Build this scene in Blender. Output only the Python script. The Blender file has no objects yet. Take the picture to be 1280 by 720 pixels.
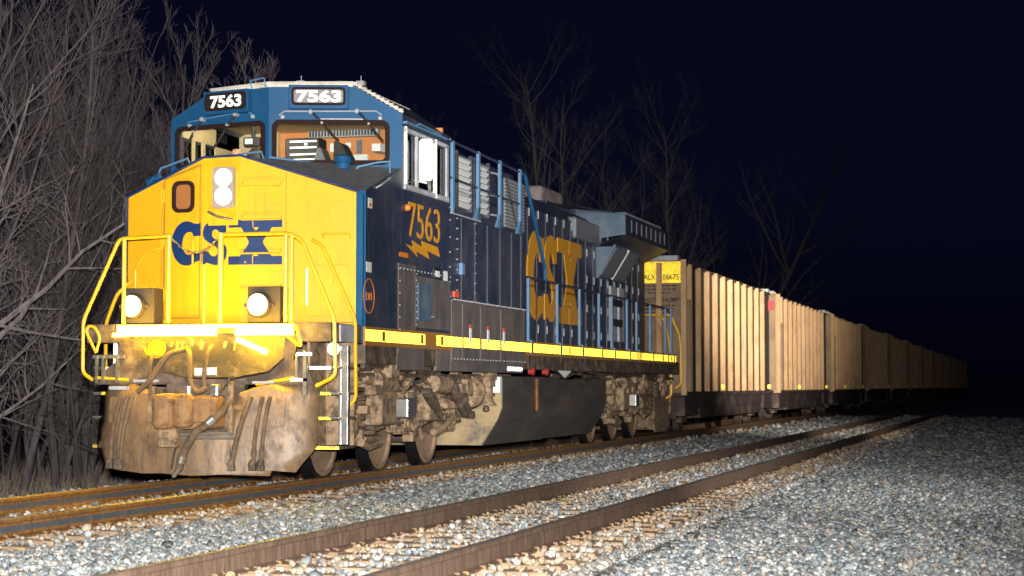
import bpy, bmesh, math, random
import numpy as np
from mathutils import Vector, Matrix, Quaternion
from mathutils.geometry import tessellate_polygon
R = math.radians
random.seed(7)
sc = bpy.context.scene
TX = 4.53
COL = sc.collection

# ------------------------------------------------------------------ mesh helper
class Fr:
    """local frame: origin, u, v, and outward normal n"""
    def __init__(s, o, u, v, n=None):
        s.o = Vector(o); s.u = Vector(u).normalized(); s.v = Vector(v).normalized()
        s.n = Vector(n).normalized() if n else s.u.cross(s.v).normalized()
    def p(s, a, b, c=0.0):
        return s.o + s.u*a + s.v*b + s.n*c

class MB:
    def __init__(s): s.V = []; s.F = []
    def add(s, vs, fs):
        k = len(s.V); s.V += [tuple(v) for v in vs]; s.F += [tuple(i+k for i in f) for f in fs]; return s
    def box(s, x0, x1, y0, y1, z0, z1):
        return s.add([(x0,y0,z0),(x1,y0,z0),(x1,y1,z0),(x0,y1,z0),(x0,y0,z1),(x1,y0,z1),(x1,y1,z1),(x0,y1,z1)],
            [(0,3,2,1),(4,5,6,7),(0,1,5,4),(1,2,6,5),(2,3,7,6),(3,0,4,7)])
    def fbox(s, f, u0, u1, v0, v1, w0, w1):
        P = [f.p(u0,v0,w0),f.p(u1,v0,w0),f.p(u1,v1,w0),f.p(u0,v1,w0),f.p(u0,v0,w1),f.p(u1,v0,w1),f.p(u1,v1,w1),f.p(u0,v1,w1)]
        return s.add(P, [(0,3,2,1),(4,5,6,7),(0,1,5,4),(1,2,6,5),(2,3,7,6),(3,0,4,7)])
    def quad(s, *P): return s.add(P, [tuple(range(len(P)))])
    def tube(s, pts, r, n=8, radii=None, closed=False, cap=True):
        pts = [Vector(p) for p in pts]; m = len(pts); vs = []; up = None
        for i, p in enumerate(pts):
            if closed: t = pts[(i+1)%m]-pts[i-1]
            else: t = pts[min(i+1,m-1)]-pts[max(i-1,0)]
            t.normalize()
            if up is None:
                a = Vector((0,0,1)) if abs(t.z) < .9 else Vector((1,0,0)); up = t.cross(a).normalized()
            up = (up - t*up.dot(t)).normalized(); w = t.cross(up); rr = radii[i] if radii else r
            for k in range(n):
                q = 2*math.pi*k/n; vs.append(p + up*math.cos(q)*rr + w*math.sin(q)*rr)
        fs = []
        for i in range(m if closed else m-1):
            j = (i+1) % m
            for k in range(n):
                l = (k+1) % n; fs.append((i*n+k, i*n+l, j*n+l, j*n+k))
        if cap and not closed:
            fs.append(tuple(range(n-1,-1,-1))); fs.append(tuple((m-1)*n+k for k in range(n)))
        return s.add(vs, fs)
    def cyl(s, a, b, r0, r1=None, n=20):
        return s.tube([a, b], r0, n, radii=[r0, r0 if r1 is None else r1])
    def lathe(s, prof, o, axis, n=24):
        o = Vector(o); ax = Vector(axis).normalized(); a = Vector((0,0,1)) if abs(ax.z) < .9 else Vector((1,0,0))
        u = ax.cross(a).normalized(); w = ax.cross(u); vs = []; fs = []; m = len(prof)
        for (r, h) in prof:
            for k in range(n):
                q = 2*math.pi*k/n; vs.append(o + ax*h + (u*math.cos(q)+w*math.sin(q))*max(r,1e-4))
        for i in range(m-1):
            for k in range(n):
                l = (k+1) % n; fs.append((i*n+k, i*n+l, (i+1)*n+l, (i+1)*n+k))
        return s.add(vs, fs)
    def prism(s, out, f, w0, w1, holes=()):
        loops = [list(out)] + [list(h) for h in holes]
        tris = tessellate_polygon([[Vector((a,b,0)) for a,b in L] for L in loops])
        flat = [q for L in loops for q in L]; N = len(flat)
        vs = [f.p(a,b,w1) for a,b in flat] + [f.p(a,b,w0) for a,b in flat]
        fs = [tuple(t) for t in tris] + [tuple(i+N for i in reversed(t)) for t in tris]
        k = 0
        for L in loops:
            n = len(L)
            for i in range(n):
                j = (i+1) % n; fs.append((k+i, k+j, k+N+j, k+N+i))
            k += n
        return s.add(vs, fs)
    def pieces(s):
        n = len(s.V); par = list(range(n))
        def find(i):
            while par[i] != i: par[i] = par[par[i]]; i = par[i]
            return i
        for f in s.F:
            a = find(f[0])
            for i in f[1:]: par[find(i)] = a
        root = np.array([find(i) for i in range(n)]); _, isl = np.unique(root, return_inverse=True); k = int(isl.max())+1
        if k == 1 or k > 600: return [s]
        P = np.array([tuple(v) for v in s.V]); lo = np.full((k,3), 1e9); hi = -lo
        np.minimum.at(lo, isl, P); np.maximum.at(hi, isl, P); size = (hi-lo).max(axis=1)
        gap = np.maximum(0, np.maximum(lo[:,None]-hi[None], lo[None]-hi[:,None])); near = np.sqrt((gap**2).sum(2)) <= np.maximum(.02, .49*np.maximum(size[:,None], size[None]))
        grp = list(range(k))
        def fg(i):
            while grp[i] != i: i = grp[i]
            return i
        for a, b in np.argwhere(np.triu(near,1)): grp[fg(a)] = fg(b)
        g = np.array([fg(i) for i in range(k)]); ids = np.unique(g)
        if len(ids) == 1 or len(ids) > 100: return [s]
        pg = g[isl]; out = []
        for q in ids:
            m = MB(); mp = {int(i): j for j, i in enumerate(np.nonzero(pg == q)[0])}
            m.V = [s.V[i] for i in mp]; m.F = [tuple(mp[i] for i in f) for f in s.F if pg[f[0]] == q]; out.append(m)
        return out
    def build(s, name, m, parent=None, smooth=False, bevel=0, segs=2):
        # pieces that stand apart become objects of their own
        return [q.build1(name, m, parent, smooth, bevel, segs) for q in s.pieces()][0] if parent else s.build1(name, m, parent, smooth, bevel, segs)
    def build1(s, name, m, parent=None, smooth=False, bevel=0, segs=2):
        me = bpy.data.meshes.new(name); me.from_pydata(s.V, [], s.F); me.validate()
        b = bmesh.new(); b.from_mesh(me); bmesh.ops.recalc_face_normals(b, faces=b.faces); b.to_mesh(me); b.free()
        return obj(name, me, m, parent, smooth, bevel, segs)

def obj(name, me, m, parent=None, smooth=False, bevel=0, segs=2):
    me.materials.clear(); me.materials.append(m)
    o = bpy.data.objects.new(name, me); COL.objects.link(o)
    if parent: o.parent = parent
    if smooth:
        me.polygons.foreach_set('use_smooth', [True]*len(me.polygons))
        me.set_sharp_from_angle(angle=R(40))
    if bevel:
        md = o.modifiers.new('bevel', 'BEVEL'); md.width = bevel; md.segments = segs; md.limit_method = 'ANGLE'; md.angle_limit = R(40)
    return o
def tag(o, label=None, cat=None, group=None, kind=None):
    if label: o['label'] = label
    if cat: o['category'] = cat
    if group: o['group'] = group
    if kind: o['kind'] = kind
    return o
def empty(name, label, cat, loc=(0,0,0), group=None):
    o = bpy.data.objects.new(name, None); o.empty_display_size = .3; COL.objects.link(o); o.location = loc
    return tag(o, label, cat, group)
def dup(o, parent=None):
    c = o.copy(); COL.objects.link(c)
    if parent: c.parent = parent
    for ch in list(KIDS[o]): dup(ch, c)
    return c
KIDS = {}
def index_kids(o):
    KIDS[o] = [c for c in COL.objects if c.parent == o]
    for c in KIDS[o]: index_kids(c)

def rrect(x0, x1, y0, y1, r, n=5):
    P = []
    for cx, cy, a in ((x1-r,y1-r,0),(x0+r,y1-r,90),(x0+r,y0+r,180),(x1-r,y0+r,270)):
        for k in range(n+1):
            q = R(a+90*k/n); P.append((cx+r*math.cos(q), cy+r*math.sin(q)))
    return P
def text_into(mb, body, f, u0, u1, v0, v1, w=.004, bold=0.0):
    cu = bpy.data.curves.new('lettering', 'FONT'); cu.body = body; cu.extrude = .5; cu.offset = bold; cu.resolution_u = 4
    t = bpy.data.objects.new('lettering', cu); COL.objects.link(t); bpy.context.view_layer.update()
    me = bpy.data.meshes.new_from_object(t.evaluated_get(bpy.context.evaluated_depsgraph_get()))
    xs = [v.co.x for v in me.vertices]; ys = [v.co.y for v in me.vertices]
    ax, bx, ay, by = min(xs), max(xs), min(ys), max(ys)
    mb.add([f.p(u0+(v.co.x-ax)/(bx-ax)*(u1-u0), v0+(v.co.y-ay)/(by-ay)*(v1-v0), w*(.5+v.co.z)) for v in me.vertices],
           [tuple(p.vertices) for p in me.polygons])
    bpy.data.objects.remove(t); bpy.data.curves.remove(cu); bpy.data.meshes.remove(me)

# ------------------------------------------------------------------ materials
def nt(name):
    m = bpy.data.materials.new(name); m.use_nodes = True; t = m.node_tree
    return m, t, t.nodes['Principled BSDF']
def N(t, kind, **kw):
    n = t.nodes.new(kind)
    for k, v in kw.items():
        if k in n.inputs: n.inputs[k].default_value = v
        else: setattr(n, k, v)
    return n
def ramp(t, src, stops):
    r = t.nodes.new('ShaderNodeValToRGB'); e = r.color_ramp.elements
    while len(e) < len(stops): e.new(.5)
    for i, (p, c) in enumerate(stops):
        e[i].position = p; e[i].color = (*c, 1) if len(c) == 3 else c
    t.links.new(src, r.inputs[0]); return r
def mat(name, col, rough=.5, metal=0, dirt=None, dscale=3, dlo=.45, dhi=.7, dmax=1.0, stretch=(1,1,1), bump=0, bscale=40, var=.12, coat=0, spec=.5):
    """base colour with gentle noise variation, and patches of a second colour (dirt, rust, wear)"""
    m, t, b = nt(name); L = t.links.new
    b.inputs['Roughness'].default_value = rough; b.inputs['Metallic'].default_value = metal
    b.inputs['Coat Weight'].default_value = coat; b.inputs['Coat Roughness'].default_value = .15
    b.inputs['Specular IOR Level'].default_value = spec
    tc = N(t, 'ShaderNodeTexCoord'); mp = N(t, 'ShaderNodeMapping'); mp.inputs['Scale'].default_value = stretch; L(tc.outputs['Object'], mp.inputs[0])
    n1 = N(t, 'ShaderNodeTexNoise', Scale=5.0, Detail=6.0, Roughness=.6); L(mp.outputs[0], n1.inputs['Vector'])
    r1 = ramp(t, n1.outputs['Fac'], [(.25, tuple(c*(1-var) for c in col)), (.75, tuple(min(1,c*(1+var)) for c in col))])
    out = r1.outputs[0]
    if dirt:
        n2 = N(t, 'ShaderNodeTexNoise', Scale=float(dscale), Detail=9.0, Roughness=.68); L(mp.outputs[0], n2.inputs['Vector'])
        r2 = ramp(t, n2.outputs['Fac'], [(dlo, (0,0,0)), (dhi, (dmax,)*3)])
        mx = N(t, 'ShaderNodeMix', data_type='RGBA'); L(r2.outputs[0], mx.inputs[0]); L(out, mx.inputs[6]); mx.inputs[7].default_value = (*dirt, 1)
        out = mx.outputs[2]
        rr = N(t, 'ShaderNodeMapRange'); rr.inputs[3].default_value = rough; rr.inputs[4].default_value = min(1, rough+.3); L(r2.outputs[0], rr.inputs[0]); L(rr.outputs[0], b.inputs['Roughness'])
    L(out, b.inputs['Base Color'])
    if bump:
        n3 = N(t, 'ShaderNodeTexNoise', Scale=float(bscale), Detail=5.0); L(mp.outputs[0], n3.inputs['Vector'])
        bp = N(t, 'ShaderNodeBump', Strength=bump, Distance=.02); L(n3.outputs['Fac'], bp.inputs['Height']); L(bp.outputs[0], b.inputs['Normal'])
    return m
def emit(name, col, s):
    m, t, b = nt(name); b.inputs['Base Color'].default_value = (.8,.8,.8,1)
    b.inputs['Emission Color'].default_value = (*col, 1); b.inputs['Emission Strength'].default_value = s; return m
def glass(name, tint=(.93,.95,.95), f=.09):
    m, t, b = nt(name); t.nodes.remove(b); o = t.nodes['Material Output']
    tr = N(t, 'ShaderNodeBsdfTransparent'); tr.inputs[0].default_value = (*tint, 1)
    gl = N(t, 'ShaderNodeBsdfGlossy'); gl.inputs['Roughness'].default_value = .03
    lw = N(t, 'ShaderNodeFresnel', IOR=1.45); mx = N(t, 'ShaderNodeMixShader')
    t.links.new(lw.outputs[0], mx.inputs[0]); t.links.new(tr.outputs[0], mx.inputs[1]); t.links.new(gl.outputs[0], mx.inputs[2]); t.links.new(mx.outputs[0], o.inputs[0])
    return m
def retro(name, col, nrm=(.24,-.97,.03)):
    """prismatic reflective sheeting: tiny facets that all face up the line"""
    m, t, b = nt(name)
    b.inputs['Base Color'].default_value = (*col, 1); b.inputs['Metallic'].default_value = .5; b.inputs['Roughness'].default_value = .42
    v = N(t, 'ShaderNodeCombineXYZ')
    for i in range(3): v.inputs[i].default_value = nrm[i]
    tc = N(t, 'ShaderNodeTexCoord'); n = N(t, 'ShaderNodeTexNoise', Scale=9.0, Detail=4.0); t.links.new(tc.outputs['Object'], n.inputs['Vector'])
    r = ramp(t, n.outputs['Fac'], [(.3, tuple(c*.55 for c in col)), (.6, col)]); t.links.new(r.outputs[0], b.inputs['Base Color'])
    t.links.new(v.outputs[0], b.inputs['Normal']); return m

M = {}
M['yellow'] = mat('yellow_paint', (.85,.44,.013), .42, dirt=(.55,.28,.03), dscale=2.2, dlo=.52, dhi=.85, dmax=.45, var=.04, coat=.15)
M['rail_yellow'] = mat('yellow_handrail_paint', (.85,.47,.02), .4, dirt=(.30,.17,.05), dscale=9, dlo=.6, dhi=.75, dmax=.7)
M['blue'] = mat('blue_paint_lit', (.014,.092,.215), .5, dirt=(.04,.09,.15), dscale=2.5, dlo=.5, dhi=.8, dmax=.4, spec=.18)  # the one body blue, in the lighter tone of the flash-lit front
M['navy'] = mat('blue_paint_shaded', (.030,.042,.078), .36, dirt=(.14,.12,.115), dscale=1.1, dlo=.42, dhi=.75, dmax=.5, coat=.05)  # same body blue, darkened for sides the flash only grazes; dust patches over it
M['navy_dusty'] = mat('dusty_blue_paint', (.098,.088,.090), .52, dirt=(.22,.17,.13), dscale=1.6, dlo=.40, dhi=.72, dmax=.75, stretch=(1,1,.5))
M['post_blue'] = mat('light_blue_paint', (.12,.25,.42), .42, dirt=(.35,.32,.30), dscale=6, dlo=.55, dhi=.75, dmax=.5)
def specks(m, col, scale, lo, hi, stretch=(1,1,1), amount=1.0):
    # bug splatter, chips and run marks with a shape of their own
    t = m.node_tree; b = t.nodes['Principled BSDF']; src = b.inputs['Base Color'].links[0].from_socket
    tc = N(t, 'ShaderNodeTexCoord'); mp = N(t, 'ShaderNodeMapping'); mp.inputs['Scale'].default_value = stretch; t.links.new(tc.outputs['Object'], mp.inputs[0])
    n = N(t, 'ShaderNodeTexNoise', Scale=float(scale), Detail=3.0, Roughness=.55); t.links.new(mp.outputs[0], n.inputs['Vector'])
    r = ramp(t, n.outputs['Fac'], [(lo, (0,0,0)), (hi, (amount,)*3)])
    mx = N(t, 'ShaderNodeMix', data_type='RGBA'); t.links.new(r.outputs[0], mx.inputs[0]); t.links.new(src, mx.inputs[6]); mx.inputs[7].default_value = (*col, 1)
    t.links.new(mx.outputs[2], b.inputs['Base Color'])
specks(M['yellow'], (.40,.20,.02), 26, .70, .76, amount=.6)
specks(M['yellow'], (.52,.27,.02), 5, .56, .75, (3.2,3.2,.22), .5)
specks(M['navy'], (.17,.15,.145), 6, .56, .78, (2.5,2.5,.2), .6)
specks(M['navy_dusty'], (.28,.22,.17), 7, .56, .75, (2.5,2.5,.2), .7)
M['gold'] = mat('gold_lettering', (.72,.33,.025), .4, var=.05)
M['logo_blue'] = mat('logo_blue', (.008,.035,.15), .42, var=.08)
M['tan'] = mat('dust_tan_steel', (.35,.235,.135), .8, dirt=(.06,.042,.03), dscale=9, dlo=.44, dhi=.62, dmax=.9, bump=.35, bscale=25)
M['plow'] = mat('plow_steel', (.235,.15,.08), .48, dirt=(.055,.042,.033), dscale=6.5, dlo=.49, dhi=.66, dmax=.75, bump=.25, bscale=22, spec=.6, var=.42, stretch=(1,1,.55))
M['grime'] = mat('greasy_steel', (.075,.055,.042), .55, dirt=(.30,.21,.13), dscale=4.5, dlo=.46, dhi=.7, dmax=.8, bump=.3, bscale=20)
M['tank'] = mat('tank_paint', (.060,.054,.052), .42, dirt=(.15,.11,.08), dscale=1.6, dlo=.40, dhi=.8, dmax=.8, stretch=(1,.35,1.2))
M['tank_end'] = mat('dusty_tank_end', (.42,.31,.16), .75, dirt=(.13,.115,.11), dscale=2.6, dlo=.46, dhi=.64, dmax=.9, bump=.15)
M['wheel_face'] = mat('wheel_face', (.29,.19,.12), .7, dirt=(.12,.08,.05), dscale=3)
M['tread'] = mat('wheel_tread', (.05,.048,.05), .3, metal=.8)
M['rust'] = mat('rust', (.30,.12,.03), .8, dirt=(.10,.05,.025), dscale=6, bump=.4)
M['coupler'] = mat('coupler_rust', (.33,.18,.075), .75, dirt=(.12,.07,.035), dscale=9, bump=.4)
M['black'] = mat('black_rubber', (.016,.014,.014), .55)
M['gasket'] = mat('window_gasket', (.030,.017,.015), .7, spec=.06)
M['dark'] = mat('dark_void_paint', (.02,.02,.022), .7)
M['hose'] = mat('hose_rubber', (.16,.105,.06), .75, dirt=(.06,.045,.03), dscale=8)
M['steel'] = mat('bare_steel', (.55,.55,.53), .32, metal=.85, dirt=(.2,.15,.1), dscale=6)
M['white'] = mat('white_paint', (.80,.80,.77), .5, var=.03)
M['roofwhite'] = mat('dusty_white_roof', (.78,.72,.62), .6, dirt=(.4,.33,.25), dscale=6, dmax=.7)
M['grey'] = mat('grey_nonskid', (.17,.175,.18), .8, dirt=(.10,.09,.08), dscale=5, bump=.3, bscale=90)
M['lgrey'] = mat('pale_grey_metal', (.42,.44,.47), .45, dirt=(.25,.22,.2), dscale=4, dmax=.7)
M['radgrey'] = mat('radiator_blue_grey', (.075,.125,.185), .42, dirt=(.26,.27,.28), dscale=2, dlo=.45, dhi=.75, dmax=.6)
M['shutter'] = mat('shutter_grey', (.17,.18,.21), .5, dirt=(.26,.22,.2), dscale=2, dmax=.7)
M['boardgrey'] = mat('number_board_grey', (.30,.27,.265), .4, spec=.1)
M['boarddark'] = mat('number_board_dark', (.03,.024,.022), .4)
M['numwhite'] = emit('number_board_digits', (1,1,.86), .55)
M['lamp'] = emit('lit_lamp', (1,.97,.93), 3.0)
M['lamphousing'] = mat('lamp_plate', (.33,.29,.29), .6, spec=.2)
M['strip'] = emit('tape_glow_emission', (1,.60,.0028), 105.0)  # emission put into reflective tape to imitate the returned flash
M['retro'] = retro('reflective_yellow_tape', (.95,.66,.02))
M['retro_white'] = retro('reflective_white_tape', (.9,.92,.85))
M['ditchbox'] = mat('ditch_light_box', (.07,.058,.05), .6, spec=.2)
M['darkred'] = mat('dark_red', (.38,.03,.03), .5)
M['redtag'] = mat('red_tag', (.75,.10,.05), .5)
M['orange'] = mat('orange_marking', (.75,.22,.03), .5)
M['cabwall'] = mat('cab_wall_orange', (.62,.235,.065), .6, var=.08)
M['cream'] = mat('cab_cream', (.72,.58,.30), .6, var=.06)
M['screen'] = emit('display_screen', (.75,1,.9), .9)
M['seat'] = mat('cab_seat', (.03,.028,.028), .7)
M['skin'] = mat('tan_headrest', (.50,.26,.17), .6)
M['slate'] = rail_mat('rail_web_slate', (.045,.05,.062), (.075,.088,.103), (.13,.125,.13)) if False else mat('rail_web_slate', (.075,.088,.103), .5, dirt=(.20,.11,.05), dscale=5, stretch=(3,3,.6), dlo=.52, dhi=.75)
M['glass'] = glass('window_glass'); M['smoke'] = glass('dark_glass', (.35,.32,.30))
M['gon'] = mat('gondola_rust_brown', (.06,.04,.03), .8, dirt=(.045,.032,.025), dscale=2.5, bump=.1)
M['gonpost'] = mat('gondola_post_tan', (.60,.385,.205), .65, dirt=(.30,.17,.08), dscale=3, dlo=.52, dhi=.8, dmax=.7, stretch=(1,1,.4))
def object_tint(m, lo, hi):
    # every post and every car has weathered a little differently: post_tint
    t = m.node_tree; b = t.nodes['Principled BSDF']; src = b.inputs['Base Color'].links[0].from_socket
    oi = N(t, 'ShaderNodeObjectInfo'); r = ramp(t, oi.outputs['Random'], [(0, lo), (1, hi)])
    mx = N(t, 'ShaderNodeMix', data_type='RGBA', blend_type='MULTIPLY'); mx.inputs[0].default_value = 1
    t.links.new(src, mx.inputs[6]); t.links.new(r.outputs[0], mx.inputs[7]); t.links.new(mx.outputs[2], b.inputs['Base Color'])
specks(M['gonpost'], (.20,.10,.05), 5, .52, .72, (3,3,.3), .4); specks(M['gonpost'], (.12,.07,.045), 22, .66, .72, amount=.6)
object_tint(M['gonpost'], (.84,.78,.70), (1.0,.96,.9))
M['gonend'] = mat('gondola_end_brown', (.27,.185,.115), .75, dirt=(.16,.105,.07), dscale=3, dmax=.8)
M['gonsill'] = mat('gondola_sill', (.055,.035,.03), .8, dirt=(.17,.13,.10), dscale=1.3, dlo=.5, dhi=.66, dmax=.8)
M['signyellow'] = retro('yellow_end_panel', (.80,.55,.012), (.22,-.975,.03)); M['stencil'] = mat('black_stencil', (.03,.028,.02), .7)
M['olive'] = mat('olive_yellow', (.25,.20,.02), .6)

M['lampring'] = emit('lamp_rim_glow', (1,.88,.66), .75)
# track, ground
def rail_mat(name, c1, c2, c3):
    m, t, b = nt(name); L = t.links.new; b.inputs['Roughness'].default_value = .6; b.inputs['Metallic'].default_value = .15
    tc = N(t, 'ShaderNodeTexCoord'); mp = N(t, 'ShaderNodeMapping'); mp.inputs['Scale'].default_value = (3, 3, .35); L(tc.outputs['Object'], mp.inputs[0])
    n = N(t, 'ShaderNodeTexNoise', Scale=9.0, Detail=8.0, Roughness=.7); L(mp.outputs[0], n.inputs['Vector'])
    r = ramp(t, n.outputs['Fac'], [(.32, c1), (.52, c2), (.72, c3)]); L(r.outputs[0], b.inputs['Base Color'])
    bp = N(t, 'ShaderNodeBump', Strength=.25, Distance=.01); L(n.outputs['Fac'], bp.inputs['Height']); L(bp.outputs[0], b.inputs['Normal']); return m
M['rail_near'] = rail_mat('rail_brown', (.10,.062,.045), (.21,.135,.095), (.38,.27,.19))
M['rail_train'] = rail_mat('rail_orange_rust', (.10,.05,.025), (.26,.125,.035), (.38,.19,.05))
M['railhead'] = mat('polished_rail_head', (.24,.22,.21), .5, metal=.6, var=.1)
M['tie'] = mat('weathered_tie', (.38,.26,.16), .85, dirt=(.17,.11,.07), dscale=7, bump=.5, bscale=30, stretch=(.35,2,2))
specks(M['plow'], (.50,.34,.18), 40, .66, .72, amount=.7); specks(M['plow'], (.04,.032,.028), 30, .66, .72, amount=.9); specks(M['plow'], (.14,.10,.075), 7, .52, .7, (2.4,2.4,.25), .75)
specks(M['tan'], (.10,.07,.05), 30, .6, .7, amount=.8)
M['plate'] = mat('tie_plate_rust', (.26,.165,.085), .8, dirt=(.14,.09,.05), dscale=12)
def stone_mat():
    m, t, b = nt('ballast_stone'); L = t.links.new; b.inputs['Roughness'].default_value = .75
    g = N(t, 'ShaderNodeNewGeometry')
    r = ramp(t, g.outputs['Random Per Island'], [(0,(.09,.10,.11)),(.16,(.33,.37,.39)),(.30,(.15,.185,.20)),(.46,(.48,.50,.50)),(.58,(.30,.26,.21)),(.68,(.40,.46,.48)),(.80,(.74,.72,.68)),(.90,(.50,.38,.27)),(1,(.80,.79,.76))])
    tc = N(t, 'ShaderNodeTexCoord'); n = N(t, 'ShaderNodeTexNoise', Scale=60.0, Detail=4.0); L(tc.outputs['Object'], n.inputs['Vector'])
    r2 = ramp(t, n.outputs['Fac'], [(.3,(.46,.48,.49)),(.7,(.88,.90,.92))])
    mx = N(t, 'ShaderNodeMix', data_type='RGBA', blend_type='MULTIPLY'); mx.inputs[0].default_value = 1
    L(r.outputs[0], mx.inputs[6]); L(r2.outputs[0], mx.inputs[7])
    # rust and sand washed off the rails tints the stones beside them
    sx = N(t, 'ShaderNodeSeparateXYZ'); L(tc.outputs['Object'], sx.inputs[0]); fac = None
    for cx in (.75, TX-.75, TX+.85):
        d1 = N(t, 'ShaderNodeMath', operation='SUBTRACT'); L(sx.outputs['X'], d1.inputs[0]); d1.inputs[1].default_value = cx
        d2 = N(t, 'ShaderNodeMath', operation='ABSOLUTE'); L(d1.outputs[0], d2.inputs[0])
        d3 = N(t, 'ShaderNodeMapRange'); L(d2.outputs[0], d3.inputs[0]); d3.inputs[1].default_value = .12; d3.inputs[2].default_value = .80 if cx > 5 else .72; d3.inputs[3].default_value = 1; d3.inputs[4].default_value = 0
        if fac is None: fac = d3.outputs[0]
        else:
            a = N(t, 'ShaderNodeMath', operation='MAXIMUM'); L(fac, a.inputs[0]); L(d3.outputs[0], a.inputs[1]); fac = a.outputs[0]
    n2 = N(t, 'ShaderNodeTexNoise', Scale=2.5, Detail=4.0); L(tc.outputs['Object'], n2.inputs['Vector'])
    r3 = ramp(t, n2.outputs['Fac'], [(.35,(0,0,0)),(.6,(.85,.85,.85))]); a = N(t, 'ShaderNodeMath', operation='MULTIPLY'); L(fac, a.inputs[0]); L(r3.outputs[0], a.inputs[1])
    m2 = N(t, 'ShaderNodeMix', data_type='RGBA'); L(a.outputs[0], m2.inputs[0]); L(mx.outputs[2], m2.inputs[6]); m2.inputs[7].default_value = (.42,.27,.13,1)
    L(m2.outputs[2], b.inputs['Base Color']); return m
M['stone'] = stone_mat()
def bed_mat():
    m, t, b = nt('ballast_bed'); L = t.links.new; b.inputs['Roughness'].default_value = .9
    tc = N(t, 'ShaderNodeTexCoord'); v = N(t, 'ShaderNodeTexVoronoi', Scale=17.0); L(tc.outputs['Object'], v.inputs['Vector'])
    sp = N(t, 'ShaderNodeSeparateColor'); L(v.outputs['Color'], sp.inputs[0])
    r = ramp(t, sp.outputs[0], [(0,(.07,.075,.08)),(.4,(.17,.185,.19)),(.7,(.27,.27,.26)),(.85,(.30,.22,.15)),(1,(.5,.5,.49))]); L(r.outputs[0], b.inputs['Base Color'])
    bp = N(t, 'ShaderNodeBump', Strength=.9, Distance=.04, invert=True); L(v.outputs['Distance'], bp.inputs['Height']); L(bp.outputs[0], b.inputs['Normal']); return m
M['bed'] = bed_mat()
M['ground'] = mat('leaf_litter', (.10,.075,.05), .95, dirt=(.16,.13,.10), dscale=1.5, bump=.6, bscale=8)
M['grass'] = mat('dry_grass', (.26,.21,.16), .9, var=.3)
M['bark'] = mat('grey_bark', (.125,.108,.112), .85, dirt=(.05,.04,.038), dscale=8, bump=.5, bscale=30, stretch=(1,1,.2))
M['farbark'] = mat('far_bark_dimmed', (.06,.055,.062), .9, var=.3)  # bark colour darkened to imitate the flash fading with distance
M['twig'] = mat('twig_bark', (.135,.115,.12), .85, var=.25)
M['barkpale'] = mat('pale_bark', (.30,.26,.26), .85, dirt=(.08,.065,.06), dscale=8, bump=.4, stretch=(1,1,.2))

object_tint(M['bark'], (.55,.50,.50), (1.1,1.06,1.06)); object_tint(M['twig'], (.45,.41,.41), (1.3,1.24,1.22))
# ------------------------------------------------------------------ ground and track
def structure(o): o['kind'] = 'structure'; return o
g = MB(); g.quad((-900,-300,-.75),(900,-300,-.75),(900,1500,-.75),(-900,1500,-.75)); structure(g.build('ground', M['ground']))
BZ = -.225
b = MB()
prof = [(-3.4,-.74),(-2.45,BZ-.01),(-1.3,BZ),(TX+1.5,BZ),(TX+2.2,BZ-.05),(15,BZ-.06),(17,-.74)]
ys = [-40 + 6*i for i in range(62)]
for (xa,za),(xb,zb) in zip(prof, prof[1:]):
    b.quad((xa,-40,za),(xb,-40,zb),(xb,330,zb),(xa,330,za))
structure(b.build('ballast_bed', M['bed']))

RPROF = [(-.07,-.175),(.07,-.175),(.07,-.163),(.012,-.148),(.009,-.05),(.036,-.040),(.0365,-.012),(.030,-.004),(-.030,-.004),(-.0365,-.012),(-.036,-.040),(-.009,-.05),(-.012,-.148),(-.07,-.163)]
def rail(x, m, label):
    e = empty('rail', label, 'rail', (x, -40, -.175))
    f = Fr((0,0,.175),(1,0,0),(0,0,1),(0,1,0))
    mb = MB()
    if m is M['rail_train']:
        mb.prism(RPROF[:3]+[(.0112,-.122),(-.0112,-.122)]+RPROF[-2:] if False else [(-.07,-.175),(.07,-.175),(.07,-.163),(.012,-.148),(.0115,-.122),(-.0115,-.122),(-.012,-.148),(-.07,-.163)], f, 0, 370); mb.prism([(.0095,-.072)]+RPROF[4:12]+[(-.0095,-.072)], f, 0, 370); mb.build1('rail_flange', m, e)
        mb = MB(); mb.prism([(.0115,-.122),(.0095,-.072),(-.0095,-.072),(-.0115,-.122)], f, 0, 370); mb.build('rail_web', M['slate'], e)
    else: mb.prism(RPROF, f, 0, 370); mb.build('rail_web', m, e)
    h = MB(); h.prism([(-.028,-.003),(.028,-.003),(.024,0),(-.024,0)], f, 0, 370); h.build('running_surface', M['railhead'], e)
rail(-.7525, M['rail_train'], 'rusty orange rail under the far wheels of the locomotive')
rail(.7525, M['rail_train'], 'rusty orange rail under the near wheels of the locomotive')
rail(TX-.7525, M['rail_near'], 'brown rail of the empty track, the one nearer the train')
rail(TX+.7525, M['rail_near'], 'brown rail of the empty track, nearest the open ballast')

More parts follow.
